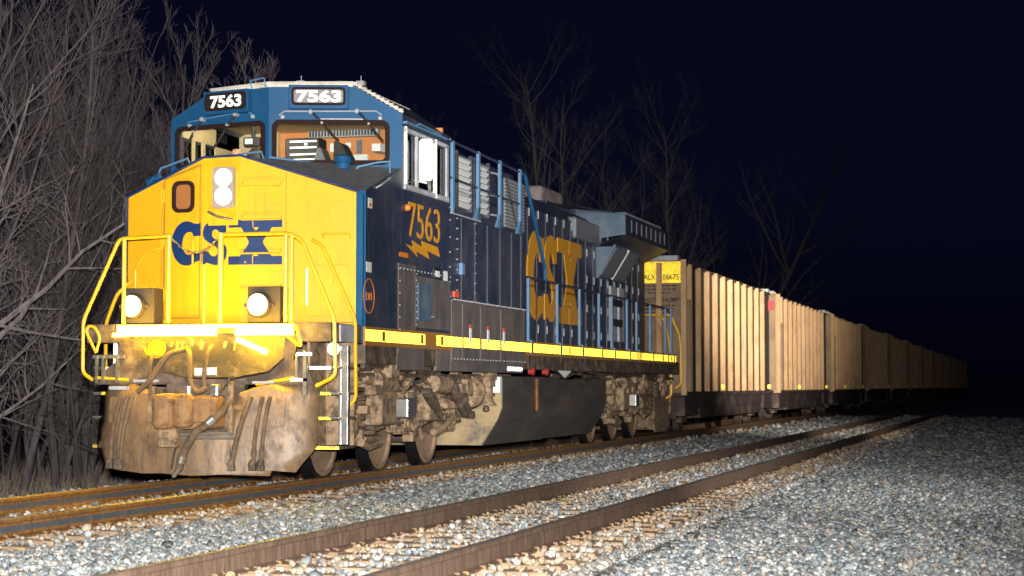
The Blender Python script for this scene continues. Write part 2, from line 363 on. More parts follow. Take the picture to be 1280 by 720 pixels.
def make_tie(label, group):
    e = empty('railway_tie', label, 'railway tie', (0,0,BZ), group)
    mb = MB(); mb.box(-1.3,1.3,-.115,.115,-.12,.05); mb.build('timber', M['tie'], e, bevel=.012, segs=1)
    for s in (-1,1):
        p = MB(); x = s*.7525; p.box(x-.18,x+.18,-.09,.09,.05,.062)
        k = p
        for dx, dy in ((-.09,.05),(.09,-.05),(.125,.055),(-.125,-.055)):
            k.box(x+dx-.009,x+dx+.009,dy-.009,dy+.009,.05,.078); k.box(x+dx*.88-.016,x+dx*.88+.016,dy-.013,dy+.013,.074,.085)
        k.build1('tie_plate', M['plate'], e)
    index_kids(e); return e
def ties(cx, y0, y1, label, group):
    e = make_tie(label, group); y = y0; first = True
    while y < y1:
        o = e if first else dup(e); first = False
        o.location = (cx + random.uniform(-.05,.05), y + random.uniform(-.03,.03), BZ + random.uniform(-.006,.004)); o.rotation_euler.z = random.uniform(-.02,.02)
        y += .53
ties(0, -14, 26, 'weathered timber tie under the rusty rails the train stands on', 'ties under the train track')
ties(TX, -15, 60, 'weathered timber tie under the brown rails of the empty track', 'ties under the empty track')

# ballast stones: thousands of loose stones, one mesh
rng = np.random.default_rng(5)
def stone_mesh():
    ph = (1+5**.5)/2
    V = np.array([(-1,ph,0),(1,ph,0),(-1,-ph,0),(1,-ph,0),(0,-1,ph),(0,1,ph),(0,-1,-ph),(0,1,-ph),(ph,0,-1),(ph,0,1),(-ph,0,-1),(-ph,0,1)], float)/1.902
    F = np.array([(0,11,5),(0,5,1),(0,1,7),(0,7,10),(0,10,11),(1,5,9),(5,11,4),(11,10,2),(10,7,6),(7,1,8),(3,9,4),(3,4,2),(3,2,6),(3,6,8),(3,8,9),(4,9,5),(2,4,11),(6,2,10),(8,6,7),(9,8,1)])
    protos = [V*(rng.uniform(.72,1.22,(12,1))) * np.array([1, rng.uniform(.65,.95), rng.uniform(.5,.75)]) for _ in range(10)]
    P = []; S = []
    def region(x0,x1,y0,y1,dens,size,avoid=True):
        n = int((x1-x0)*(y1-y0)*dens); x = rng.uniform(x0,x1,n); y = rng.uniform(y0,y1,n); keep = np.ones(n,bool); z = np.full(n,BZ+.012)
        z = np.where(x > TX+1.5, BZ-.03, z); z = np.where(x < -1.5, BZ, z)
        for cx in (0,TX):
            for s in (-.7525,.7525): keep &= np.abs(x-cx-s) > .10
            on = (np.abs(x-cx) < 1.3) & (np.abs(((y+ (14 if cx==0 else 15)) % .53) - .265) > .15)
            z = np.where((np.abs(x-cx) < 1.38) & ~on, BZ-.004, z); z = np.where(on, BZ+.056, z); keep &= ~(on & (rng.random(n) > np.where(np.abs(x-cx) > .62, .2, .3)))
        z = z + rng.uniform(-.012,.022,n)
        P.append(np.stack([x,y,z],1)[keep]); S.append((size*rng.lognormal(0,.28,n))[keep])
    for (y0,y1,d,sz) in ((-13,-4,800,.027),(-4,4,620,.029),(4,14,380,.034),(14,30,180,.046),(30,62,70,.066)):
        region(.85,3.75,y0,y1,d,sz); region(3.8,5.25,y0,y1,d,sz); region(5.3,min(12.5, 9.6+max(0,y0+8)*.12),y0,y1,d,sz)
        if y0 < 10: region(-2.6,.7,y0,y1,d*.5,sz)
    P = np.concatenate(P); S = np.concatenate(S); n = len(P)
    q = rng.normal(size=(n,4)); q[:,1:3] *= .35; q /= np.linalg.norm(q,axis=1,keepdims=True); w,x,y,z = q.T
    Rm = np.stack([1-2*(y*y+z*z),2*(x*y-z*w),2*(x*z+y*w),2*(x*y+z*w),1-2*(x*x+z*z),2*(y*z-x*w),2*(x*z-y*w),2*(y*z+x*w),1-2*(x*x+y*y)],1).reshape(n,3,3)
    base = np.stack(protos)[rng.integers(0,10,n)] * S[:,None,None]
    W = np.einsum('nij,nkj->nki', Rm, base) + P[:,None,:]
    me = bpy.data.meshes.new('ballast_stones'); me.vertices.add(n*12); me.vertices.foreach_set('co', W.reshape(-1))
    T = (F[None] + (np.arange(n)*12)[:,None,None]).reshape(-1)
    me.loops.add(len(T)); me.loops.foreach_set('vertex_index', T); k = n*20
    me.polygons.add(k); me.polygons.foreach_set('loop_start', np.arange(k)*3); me.polygons.foreach_set('loop_total', np.full(k,3)); me.update(calc_edges=True)
    o = obj('ballast_stones', me, M['stone']); tag(o, 'loose grey and pale ballast stones around the tracks', 'ballast', kind='stuff')
stone_mesh()

def grass():
    n = 42000; x = -2.9 - rng.beta(1.1,2.2,n)*11; y = rng.uniform(-6,46,n); z = np.clip(-.75+ (x+3.4)*.53, -.75, -.3); z = np.where(x < -3.4, -.75, z)
    h = rng.uniform(.10,.36,n)*(1+.4*np.sin(y*1.7+x)); a = rng.uniform(0,6.28,n); w = rng.uniform(.006,.014,n)
    dx = np.cos(a)*w; dy = np.sin(a)*w; lx = rng.normal(0,.3,n)*h; ly = rng.normal(0,.3,n)*h
    V = np.stack([np.stack([x-dx,y-dy,z],1),np.stack([x+dx,y+dy,z],1),np.stack([x+lx,y+ly,z+h],1)],1).reshape(-1,3)
    me = bpy.data.meshes.new('dry_grass'); me.vertices.add(3*n); me.vertices.foreach_set('co', V.reshape(-1)); me.loops.add(3*n); me.loops.foreach_set('vertex_index', np.arange(3*n))
    me.polygons.add(n); me.polygons.foreach_set('loop_start', np.arange(n)*3); me.polygons.foreach_set('loop_total', np.full(n,3)); me.update(calc_edges=True)
    tag(obj('dry_grass', me, M['grass']), 'dry grey grass and weeds along the foot of the trees', 'grass', kind='stuff')
grass()
# ------------------------------------------------------------------ locomotive (front plate of the nose at y = 0, rail top z = 0)
loco = empty('locomotive', 'blue diesel locomotive with yellow nose and lit lamps at the head of the train', 'locomotive', (0,0,0))
X, Y, Z = (1,0,0), (0,1,0), (0,0,1)
def fy(x):                                                # plan of the faceted nose front
    return -.06 + (.17*(-.42-x) if x < -.42 else (.13*(x-.05) if x > .05 else 0))
A1, A2 = (-.42, -.06), (.05, -.06)
FL = Fr((-.42,-.06,0), (.42-1.5, fy(-1.5)+.06, 0), Z); FL.u = -FL.u; FL.n = FL.u.cross(FL.v)   # left facet, u to the right, n forward
FC = Fr((0,-.06,0), X, Z)
FRR = Fr((.05,-.06,0), (1.40, .13*1.40, 0), Z)
def onL(x): return (x+.42)/FL.u.x
def onR(x): return (x-.05)/FRR.u.x
nose = MB()
nose.prism([(onL(-1.5),1.82),(0,1.82),(0,3.80),(onL(-1.5),3.37)], FL, -.05, 0)
nose.prism([(-.42,1.82),(.05,1.82),(.05,3.81),(-.42,3.80)], FC, -.05, 0)
nose.prism([(0,1.82),(onR(1.44),1.82),(onR(1.44),3.365),(0,3.81)], FRR, -.05, 0)
nose = nose.build('nose', M['yellow'], loco)
t = MB(); t.prism([(-.0,0),(.62,0),(.62,.010),(0,.010)], Fr((1.44,fy(1.44)+.005,1.82),(0,0,1),(1,1,0)), -.01, 0)
t = MB(); t.quad((1.44,fy(1.44)-.002,1.60),(1.532,.198,1.60),(1.532,.198,3.395),(1.44,fy(1.44)-.002,3.385))
t.box(1.40,1.515,fy(1.44)+.02,.199,1.60,3.34); t.build('nose_corner', M['blue'], nose)
# blue rim along the top edge
r = MB(); r.tube([(-1.5,fy(-1.5)-.01,3.385),(-.42,-.07,3.815),(.05,-.07,3.825),(1.47,fy(1.47)-.01,3.385)], .017, 6); r.build('top_rim', M['logo_blue'], nose)
q = MB()
for fr, pts in ((FL,[(onL(-.975),1.90),(onL(-.455),1.90),(onL(-.455),3.74),(onL(-.975),3.585)]),):
    inn = [(onL(-.955),1.918),(onL(-.468),1.918),(onL(-.468),3.718),(onL(-.955),3.57)]; q.prism(pts, fr, .0, .0035, holes=[inn])
q.fbox(FRR,onR(.60),onR(.607),1.84,3.62,0,.003); q.fbox(FL,onL(-1.0),onL(-.994),1.84,3.55,0,.003); q.fbox(FRR,0.0,onR(1.42),1.835,1.85,0,.02); q.fbox(FL,onL(-1.48),0,1.835,1.85,0,.0032)
q.build('panel_seam', mat('seam_grime', (.40,.21,.02), .7), nose)
q = MB()
for i in range(9):
    for x in (.12,.30,.48,.70,.88,1.06,1.24,1.40):
        if i in (0,8) or x in (.12,1.40): q.lathe([(.012,0),(.010,.006),(0,.008)], FRR.p(onR(x),1.88+i*.17), FRR.n, 7)
for i in range(9): q.lathe([(.012,0),(.010,.006),(0,.008)], FL.p(onL(-1.44),1.88+i*.17), FL.n, 7)
q.build1('bolt_heads', M['rail_yellow'], nose)
# nose door with its seams, hinges, window
d = MB(); d.prism([(onL(-.94),1.93),(onL(-.47),1.93),(onL(-.47),3.70),(onL(-.94),3.56)], FL, .002, .022, holes=[rrect(onL(-.81),onL(-.55),3.19,3.52,.07)])
door = d.build('nose_door', M['yellow'], nose, bevel=.006)
w = MB(); w.prism(rrect(onL(-.835),onL(-.525),3.165,3.545,.09), FL, .015, .045, holes=[rrect(onL(-.79),onL(-.57),3.21,3.50,.06)]); w.build('window_frame', M['gasket'], door, bevel=.006)
w = MB(); w.prism(rrect(onL(-.80),onL(-.56),3.20,3.51,.06), FL, .010, .014); w.build('window_pane', M['glass'], door)
w = MB(); w.fbox(FL, onL(-.80),onL(-.56),3.20,3.51,-.02,.006); w.fbox(FL, onL(-.64),onL(-.625),3.20,3.51,.006,.009); w.fbox(FL, onL(-.70),onL(-.69),3.20,3.51,.006,.008); w.build1('window_blind', M['cabwall'], door)
h = MB()
for z in (3.28, 2.75, 2.1): h.fbox(FL, onL(-1.0),onL(-.975),z,z+.19,0,.04); h.fbox(FL, onL(-.968),onL(-.945),z+.02,z+.17,0,.035)
h.build('door_hinge', M['rail_yellow'], door, bevel=.004)
hh = MB(); hh.tube([FL.p(onL(-.52),2.85,.02),FL.p(onL(-.52),2.85,.06),FL.p(onL(-.52),2.55,.06),FL.p(onL(-.52),2.55,.02)], .012); hh.build('door_handle', M['rail_yellow'], door)
h = MB(); h.tube([FL.p(onL(-1.35),2.15,.02),FL.p(onL(-1.33),2.5,.06),FL.p(onL(-1.2),2.68,.06),FL.p(onL(-1.04),2.75,.05),FL.p(onL(-1.0),2.75,.0)], .016); h.build('grab_iron', M['rail_yellow'], nose)
for x, z in ((-1.25,2.3),(-1.08,2.3)):
    c = MB(); c.cyl(FL.p(onL(x),z,0), FL.p(onL(x),z,.04), .045, n=14); c.cyl(FL.p(onL(x),z,.04), FL.p(onL(x),z,.05), .02, n=10); c.build('receptacle', M['rail_yellow'], nose)
# centre rib lines, plates on the right facet
c = MB(); c.fbox(FC,-.35,.03,3.00,3.66,0,.012); c.build('headlight_panel', M['yellow'], nose, bevel=.005)
c = MB(); c.fbox(FRR,onR(.83),onR(1.36),1.92,2.52,0,.010); c.build('access_panel', M['yellow'], nose, bevel=.005)
c = MB(); c.fbox(FRR,onR(1.12),onR(1.18),2.28,2.36,.01,.035); c.build('panel_latch', M['rail_yellow'], nose, bevel=.004)
c = MB(); c.fbox(FRR,onR(.85),onR(.875),2.05,2.48,.01,.02); c.build('panel_hinge', M['white'], nose)
for z in (3.45,3.06,2.66,2.25):
    s = MB(); s.tube([FRR.p(.03,z+.06,0),FRR.p(.03,z,.06),FRR.p(.50,z,.06),FRR.p(.50,z+.06,0)], .011)
    s.cyl(FRR.p(.03,z+.06,0),FRR.p(.03,z+.06,.015),.028,n=10); s.cyl(FRR.p(.50,z+.06,0),FRR.p(.50,z+.06,.015),.028,n=10)
    s.build('grab_iron', M['rail_yellow'], nose, smooth=True)
s = MB(); s.tube([FRR.p(onR(1.05),2.84,0),FRR.p(onR(1.05),2.88,.06),FRR.p(onR(1.37),2.88,.06),FRR.p(onR(1.37),2.84,0)], .012); s.build('grab_iron', M['rail_yellow'], nose, smooth=True)
# headlight
hp = MB(); hp.prism(rrect(-.285,-.005,3.20,3.69,.05), FC, .012, .045); hp = hp.build('headlight_plate', M['lamphousing'], loco, bevel=.01)
for z in (3.345, 3.565):
    l = MB(); l.lathe([(.090,.055),(.08,.062),(.0,.072)], FC.p(-.145,z), (0,-1,0), 28); hl_ = l.build('headlight', M['lamp'], hp, smooth=True)
    l = MB(); l.lathe([(.112,.04),(.110,.052),(.090,.056)], FC.p(-.145,z), (0,-1,0), 28); l.build('lamp_rim', M['lampring'], hl_, smooth=True)
# lettering C S X : outlines in a unit box, x 0..1 over the word, y 0..1
def arc(cx, cy, rx, ry, a0, a1, n=18): return [(cx+rx*math.cos(R(a0+(a1-a0)*k/n)), cy+ry*math.sin(R(a0+(a1-a0)*k/n))) for k in range(n+1)]
def csx_shapes():
    C = arc(.158,.5,.158,.50,38,322,30)[:]; C = [(.288,.95),(.262,.93)] + arc(.150,.5,.150,.5,62,300,30) + [(.283,.05+.06),(.283,.28)] + arc(.175,.5,.068,.26,300,62,18) + [(.222,.66),(.288,.66)]
    S = [(.515,.98),(.49,.94)] + arc(.415,.74,.115,.26,65,180,12) + [(.302,.66),(.315,.58),(.36,.50),(.415,.42),(.435,.36),(.435,.26),(.415,.20),(.385,.20),(.365,.25),(.352,.31),(.296,.31),(.296,.02),(.32,.02),(.335,.06)] \
        + arc(.415,.27,.105,.27,-95,0,10) + [(.522,.34),(.505,.44),(.455,.52),(.40,.60),(.383,.66),(.388,.76),(.405,.80),(.43,.79),(.452,.73),(.462,.68),(.515,.68)]
    top = [(.535,.83),(.745,.83),(.745,1),(.535,1)]; top2 = [(.752,.83),(1,.83),(1,1),(.752,1)]
    bot = [(.535,0),(.745,0),(.745,.19),(.535,.19)]; bot2 = [(.752,0),(1,0),(1,.19),(.752,.19)]
    mid = [(.638,.19),(.745,.19),(.772,.27),(.80,.19),(.91,.19),(.838,.47),(.838,.53),(.915,.83),(.80,.83),(.775,.75),(.75,.83),(.648,.83),(.712,.53),(.712,.47)]
    return C, S, [top, top2, bot, bot2, mid]
C_, S_, X_ = csx_shapes()
def place(shape, u0, u1, v0, v1): return [(u0+a*(u1-u0), v0+b*(v1-v0)) for a, b in shape]
lg = MB()
def nose_piece(shape, eps=.003):
    P = place(shape, -.84, .56, 2.53, 3.06)
    # split at the facet folds: clip the outline to each facet
    def clip(P, xa, xb):
        def half(Q, xc, keep):
            out = []
            for i, a in enumerate(Q):
                b_ = Q[(i+1) % len(Q)]; ia = keep(a[0]); ib = keep(b_[0])
                if ia: out.append(a)
                if ia != ib:
                    k = (xc-a[0])/(b_[0]-a[0]); out.append((xc, a[1]+k*(b_[1]-a[1])))
            return out
        Q = half(P, xa, lambda v: v >= xa); return half(Q, xb, lambda v: v <= xb) if Q else Q
    for fr, xa, xb, mp in ((FL,-2,-.42,onL),(FC,-.42,.05,lambda v: v),(FRR,.05,2,onR)):
        Q = clip(P, xa, xb)
        if len(Q) > 2:
            off = .0225 if fr is FL else .0
            lg.prism([(mp(a),c) for a, c in Q], fr, off+.0005, off+.006)
nose_piece(C_); nose_piece(S_)
for q in X_: nose_piece(q)
lg.build('lettering', M['logo_blue'], nose)

# nose flanks and top
for s in (1,-1):
    f = Fr((s*1.53,0,0), Y, Z, (s,0,0)); q = MB()
    q.prism([(.20 if s>0 else .12,1.60),(1.50,1.60),(1.50,3.79),(.20 if s>0 else .12,3.40)], f, -.05, 0)
    q.build('nose_side', M['navy'], loco)
tp = MB()
FT = [(-1.5,fy(-1.5),3.37),(-.42,-.05,3.80),(.05,-.05,3.81),(1.53,fy(1.44)+.05,3.385)]
BK = [(-1.53,1.42,3.80),(-.55,1.20,3.85),(-.05,1.08,3.86),(1.53,1.56,3.80)]
for i in range(3): tp.quad(FT[i], FT[i+1], BK[i+1], BK[i])
tp.build('nose_top', M['grey'], nose)

# ---------------- cab
R0, R1, L1 = Vector((-.05,1.05,0)), Vector((1.53,1.55,0)), Vector((-1.53,1.40,0))
CR = Fr(R0, R1-R0, Z); CLf = Fr(L1, R0-L1, Z); LR = (R1-R0).length; LL = (R0-L1).length
cab = MB()
hr = rrect(.07,1.47,3.875,4.375,.075); hl = rrect(.10,1.44,3.885,4.37,.075)
cab.prism([(0,3.76),(LR,3.76),(LR,4.49),(1.03,4.85),(0,4.84)], CR, -.06, 0, holes=[hr])
cab.prism([(0,3.76),(LL,3.76),(LL,4.84),(.64,4.82),(0,4.50)], CLf, -.06, 0, holes=[hl])
cab = cab.build('cab_front', M['blue'], loco)
for fr, h_, nm in ((CR,(.07,1.47,3.875,4.375),1),(CLf,(.10,1.44,3.885,4.37),0)):
    a0,a1,b0,b1 = h_; w = MB()
    w.prism(rrect(a0-.03,a1+.03,b0-.03,b1+.03,.10), fr, -.02, .022, holes=[rrect(a0+.028,a1-.028,b0+.028,b1-.028,.055)]); wf = w.build('windshield_frame', M['gasket'], cab, bevel=.008)
    w = MB(); w.prism(rrect(a0+.02,a1-.02,b0+.02,b1-.02,.06), fr, -.02, -.012); w.build('windshield', M['glass'], wf)
# wipers and visor bars
def wiper(fr, p, q, k):
    w = MB(); w.tube([fr.p(*p,.05), fr.p(*k,.06), fr.p(*q,.035)], .010, 6)
    w.tube([fr.p(p[0]+.03,p[1],.05), fr.p(k[0]+.02,k[1],.055)], .007, 6)
    d_ = Vector((q[0]-k[0], q[1]-k[1])).normalized()
    w.tube([fr.p(q[0]-d_.x*.22,q[1]-d_.y*.22,.032), fr.p(q[0]+d_.x*.03,q[1]+d_.y*.03,.032)], .014, 6); w.build('wiper', M['black'], cab)
    w = MB(); w.lathe([(.03,0),(.03,.06),(.018,.07),(0,.07)], fr.p(*p), fr.n, 12); w.cyl(fr.p(*k,.05), fr.p(*k,.085), .016, n=8); w.build('wiper_pivot', M['lgrey'], cab, smooth=True)
wiper(CR, (.52,4.50), (.85,4.16), (.66,4.36)); wiper(CR, (1.09,4.51), (1.40,4.16), (1.24,4.35))
wiper(CLf, (.52,4.47), (.24,4.10), (.40,4.32)); wiper(CLf, (1.04,4.50), (.73,4.13), (.93,4.37))
v = MB(); v.tube([CR.p(.13,4.46,0),CR.p(.19,4.505,.03),CR.p(1.33,4.515,.03),CR.p(1.40,4.47,0)], .010, 6); v.fbox(CR,.60,1.20,4.405,4.42,.0,.035); v.build('drip_rail', M['lgrey'], cab)
v = MB(); v.tube([CLf.p(.25,4.42,0),CLf.p(.3,4.45,.03),CLf.p(1.2,4.53,.03),CLf.p(1.30,4.47,0)], .009, 6); v.build('drip_rail', M['post_blue'], cab)
for fr, pts in ((CR,((.17,4.44),(1.38,4.43))),(CLf,((.3,4.40),(1.28,4.46)))):
    for a, c in pts:
        v = MB(); v.lathe([(.03,0),(.025,.02),(0,.026)], fr.p(a,c), fr.n, 10); v.build('washer_nozzle', M['lgrey'], cab, smooth=True)
# number boards
def board(fr, a0,a1,b0,b1, m, t0,t1,tb0,tb1):
    h = MB(); h.fbox(fr, a0-.03,a1+.03,b0-.045,b1+.03,.002,.09); h = h.build('number_board_housing', M['blue'], cab, bevel=.01)
    q = MB(); q.prism(rrect(a0+.005,a1-.005,b0,b1,.05), fr, .088, .104, holes=[rrect(a0+.035,a1-.035,b0+.03,b1-.03,.03)]); q.build('board_frame', M['gasket'], h)
    q = MB(); q.prism(rrect(a0+.02,a1-.02,b0+.015,b1-.015,.04), fr, .088, .094); q.build('number_board', m, h)
    q = MB(); text_into(q, '7563', Fr(fr.p(0,0,.096), fr.u, fr.v, fr.n), t0,t1,tb0,tb1,.006,.035); q.build('number', M['numwhite'], h)
board(CR, .28,.96,4.575,4.80, M['boardgrey'], .345,.90,4.61,4.765)
board(CLf, .60,1.24,4.555,4.775, M['boarddark'], .69,1.17,4.585,4.745)
# cab sides with windows
for s in (1,-1):
    f = Fr((s*1.53,0,0), Y, Z, (s,0,0)); q = MB(); y0 = 1.56 if s>0 else 1.41
    q.prism([(1.505,1.60),(3.60,1.60),(3.60,4.45),(y0,4.49),(y0,3.80),(1.505,3.80)], f, -.05, 0, holes=[[(1.68,3.62),(3.36,3.62),(3.36,4.27),(1.68,4.27)]])
    side = q.build('cab_side', M['navy'], loco)
    w = MB()
    w.fbox(f,1.62,1.655,3.55,4.34,-.01,.03); w.fbox(f,2.85,2.885,3.56,4.33,-.01,.035)
    wf = w.build('window_post', M['retro_white'] if s>0 else M['cream'], side, bevel=.005)
    w = MB()
    w.fbox(f,1.60,3.46,4.27,4.33,-.01,.025); w.fbox(f,1.60,3.46,3.55,3.62,-.01,.03); w.fbox(f,3.36,3.44,3.56,4.33,-.01,.025); w.fbox(f,2.10,2.16,3.60,4.28,-.02,.02)
    w.build('window_frame', M['lgrey'], side, bevel=.005)
    w = MB(); w.fbox(f,1.68,3.36,3.62,4.27,-.03,-.024); w.build('window_pane', M['glass'], side)
    if s > 0:
        k = MB()
        for i in range(24): k.cyl(f.p(1.62+i*.077,4.30,.02),f.p(1.62+i*.077,4.30,.034),.010,n=6); k.cyl(f.p(1.62+i*.077,3.585,.025),f.p(1.62+i*.077,3.585,.038),.010,n=6)
        for z in (4.42,3.50,3.33,3.1,2.9,2.7,2.5,2.3): k.cyl(f.p(3.575,z,0),f.p(3.575,z,.014),.010,n=6)
        k.build('rivets', M['lgrey'], side)
        k = MB(); k.prism(rrect(1.57,1.76,3.70,4.24,.05), Fr((0,2.12,0),X,Z,(0,-1,0)), 0, .03); k.tube([(1.50,2.15,3.72),(1.66,2.15,3.68)],.015); k.build('wind_deflector', M['white'], side, bevel=.006)
        k = MB(); k.fbox(f,1.58,3.3,4.37,4.40,0,.05); k.tube([f.p(2.0,4.40,.02),f.p(2.1,4.43,.05),f.p(3.0,4.41,.05),f.p(3.1,4.38,.02)],.012); k.build('rain_gutter', M['post_blue'], side)
        k = MB(); text_into(k,'7563',f,1.80,3.12,2.975,3.42,.005,-.005); k.build('number', M['gold'], side)
        bolt = [(1.72,2.86),(2.02,2.90),(1.98,2.985),(2.30,2.93),(2.26,3.0),(3.05,2.93),(3.13,2.76),(2.75,2.80),(2.62,2.68),(2.45,2.80),(2.15,2.66)]
        bolt = [(1.68,2.875),(1.99,2.852),(1.95,2.935),(2.37,2.878),(2.33,2.955),(3.02,2.925),(3.13,2.80),(2.56,2.845),(2.66,2.745),(2.09,2.81),(2.19,2.735)]
        k = MB(); k.prism(bolt, f, 0, .005); k.build('lightning_bolt', M['gold'], side)
        k = MB(); k.prism(rrect(1.44,1.78,2.70,2.76,.025), f, .0, .006); k.build('builder_plate', M['orange'], side)
        k = MB(); k.lathe([(.045,0),(.045,.02),(.03,.05),(0,.06)], f.p(1.72,3.33), X, 14); k.build('marker_lamp', M['orange'], side, smooth=True)
        k = MB(); k.prism(rrect(2.85,3.13,2.50,2.66,.03), f, 0, .012); k.build('grey_plate', M['boarddark'], side)
        k = MB(); k.fbox(f,2.9,3.08,2.53,2.61,.012,.016); k.fbox(f,3.3,3.46,2.50,2.63,.0,.006); k.build('white_label', M['white'], side)
        # dusty lower panels and the door
        k = MB(); k.fbox(f,1.38,2.08,1.50,2.62,.001,.012); k.build('lower_panel', M['navy_dusty'], side, bevel=.004)
        k = MB(); k.fbox(f,2.06,3.55,1.84,2.50,.002,.016); dr = k.build('side_door', M['navy_dusty'], side, bevel=.005)
        k = MB(); k.fbox(f,2.12,2.66,1.93,2.42,.016,.03); k.build('door_window', M['radgrey'], dr, bevel=.006)
        k = MB(); k.cyl(f.p(2.74,2.0,.016),f.p(2.74,2.0,.06),.02,n=10); k.tube([f.p(2.74,2.0,.05),f.p(2.86,2.0,.06)],.01); k.build('door_handle', M['steel'], dr)
        k = MB()
        for i in range(9): k.cyl(f.p(2.08,1.88+i*.08,.016),f.p(2.08,1.88+i*.08,.026),.009,n=6)
        for i in range(16): k.cyl(f.p(1.45+i*.14,2.56-.0*i,.012),f.p(1.45+i*.14,2.56,.024),.009,n=6)
        for i in range(7): k.cyl(f.p(1.42,1.65+i*.15,.012),f.p(1.42,1.65+i*.15,.024),.009,n=6)
        k.build('door_bolts', M['lgrey'], dr)
        # front flank marks
        k = MB(); k.fbox(f,.28,.42,3.20,3.32,0,.004); k.build('warning_label', M['white'], side)
        k = MB(); k.fbox(f,.30,.40,3.22,3.26,.004,.006); k.build('warning_mark', M['orange'], side)
        k = MB(); ring = arc(.32,2.16,.20,.21,0,360,28)[:-1]; inr = arc(.32,2.16,.18,.195,0,360,28)[:-1]; k.prism(ring, f, 0, .004, holes=[inr]); text_into(k,'DPI',f,.22,.42,2.11,2.20,.004); k.build('oval_mark', M['orange'], side)
        k = MB(); k.fbox(f,.22,.40,2.44,2.56,0,.004); k.build('white_label', M['white'], side)
        k = MB(); k.tube([f.p(.55,3.46,.0),f.p(.6,3.5,.05),f.p(.95,3.62,.05),f.p(1.0,3.62,0)],.012); k.build('grab_iron', M['lgrey'], side)
# roof
rf = MB(); zt = 4.86
P = [(-.92,1.25,zt-.03),(-.05,1.03,zt-.01),(.95,1.34,zt),(.95,3.62,zt),(-.92,3.62,zt-.03)]
rf.add([*P, *[(x,y,z-.04) for x,y,z in P]], [(0,1,2,3,4),(9,8,7,6,5),(0,5,6,1),(1,6,7,2),(2,7,8,3),(3,8,9,4),(4,9,5,0)])
rf = rf.build('cab_roof', M['roofwhite'], loco)
ch = MB(); ch.quad((.95,1.36,zt-.012),(1.54,1.55,4.49),(1.54,3.62,4.45),(.95,3.62,zt-.012)); ch.quad((-.92,1.27,zt-.03),(-1.54,1.40,4.5),(-1.54,3.62,4.46),(-.92,3.62,zt-.03)); ch.quad((-.9,3.6,zt-.03),(.94,3.6,zt-.03),(1.53,3.6,4.44),(1.53,3.6,3.4),(-1.53,3.6,3.4),(-1.53,3.6,4.44))
ch.build('roof_slope', M['navy'], rf)
ln = MB(); ln.tube([(-.92,1.235,zt-.02),(-.05,1.015,zt),(.95,1.325,zt+.01),(1.545,1.535,4.505)], .016, 6); ln.build('roof_edge', M['roofwhite'], rf)
k = MB()
for i in range(11):
    q = (i+.5)/11; k.box(.95+.59*q-.02,.95+.59*q+.02,1.34+.19*q-.0,1.34+.19*q+.05,zt-.36*q-.01,zt-.36*q+.035)
k.build('roof_bolts', M['roofwhite'], rf)
for x, y in ((-.35,1.35),(.28,1.3),(1.0,1.5),(-.55,1.9),(.62,1.8)):
    k = MB(); k.box(x-.05,x+.05,y-.05,y+.05,zt-.01,zt+.05); k.cyl((x,y,zt+.05),(x,y,zt+.12),.006,n=6); k.build('antenna', M['lgrey'], rf, bevel=.008)
k = MB(); k.tube([CLf.p(1.28,4.80,.02),CLf.p(1.28,4.90,.06),CLf.p(1.49,4.92,.06),CLf.p(1.49,4.80,.02)],.011); k.build('roof_grab', M['post_blue'], rf)
# cab interior
itx = MB(); itx.box(-1.47,1.47,1.75,3.5,3.30,3.34); inner = itx.build('cab_floor', M['seat'], loco)
k = MB(); k.box(-.86,1.47,3.42,3.46,3.34,4.56); k.build('rear_wall', M['cabwall'], inner)
k = MB(); k.box(-1.47,-.86,3.40,3.46,3.34,4.56); k.box(-.88,-.84,3.30,3.42,3.34,4.56); k.build('rear_partition', M['cream'], inner)
k = MB(); k.box(-1.47,1.3,1.62,3.46,4.56,4.58); k.build('ceiling', M['cream'], inner)
k = MB(); k.box(-1.475,-1.45,1.6,3.4,4.30,4.56); k.box(-1.475,-1.45,2.2,2.28,3.5,4.3); k.box(-1.475,-1.45,1.9,1.96,3.5,4.3); k.box(-1.475,-1.45,2.62,3.42,3.4,4.56); k.build('side_lining', M['cream'], inner)
k = MB(); text_into(k,'7563',Fr((-1.448,2.66,4.37),Y,Z,X),0,.30,0,.12,.003,.01); k.build('interior_number', M['stencil'], inner)
k = MB(); k.box(-.40,.60,3.30,3.41,4.47,4.58)
k.build('air_grille', M['lgrey'], inner)
k = MB()
for i in range(22): k.box(-.38+i*.044,-.36+i*.044,3.285,3.30,4.48,4.56)
k.build('grille_slot', M['boarddark'], inner)
k = MB(); k.box(-.38,.10,2.40,2.7,3.9,4.35); rk = k.build('equipment_rack', M['seat'], inner, bevel=.02)
k = MB()
for z in (4.29,4.21,4.12,4.05): k.box(-.30,.07,2.385,2.402,z,z+.022)
k.box(-.10,-.06,2.384,2.402,4.25,4.275); k.build('rack_light', M['screen'], rk)
k = MB(); k.prism([(0,0),(.28,0),(.12,.30),(.0,.34)], Fr((.30,2.4,3.96),X,Z,(0,-1,0)), -.25, 0); k.build('seat_back', M['seat'], inner, bevel=.02)
k = MB(); k.prism([(0,0),(.24,0),(.13,.27),(.08,.27)], Fr((.07,2.2,3.92),X,Z,(0,-1,0)), -.25, 0); k.build('console', M['grey'], inner, bevel=.02)
k = MB(); k.box(.26,.33,3.40,3.42,4.25,4.43); k.build('wall_window', M['radgrey'], inner)
k = MB(); k.box(.14,.42,3.38,3.42,4.10,4.23); k.box(.10,.18,3.40,3.42,4.33,4.40); k.box(-.12,-.06,3.40,3.42,4.28,4.40); k.box(.62,.74,3.0,3.42,4.22,4.32); k.build('wall_notice', M['white'], inner)
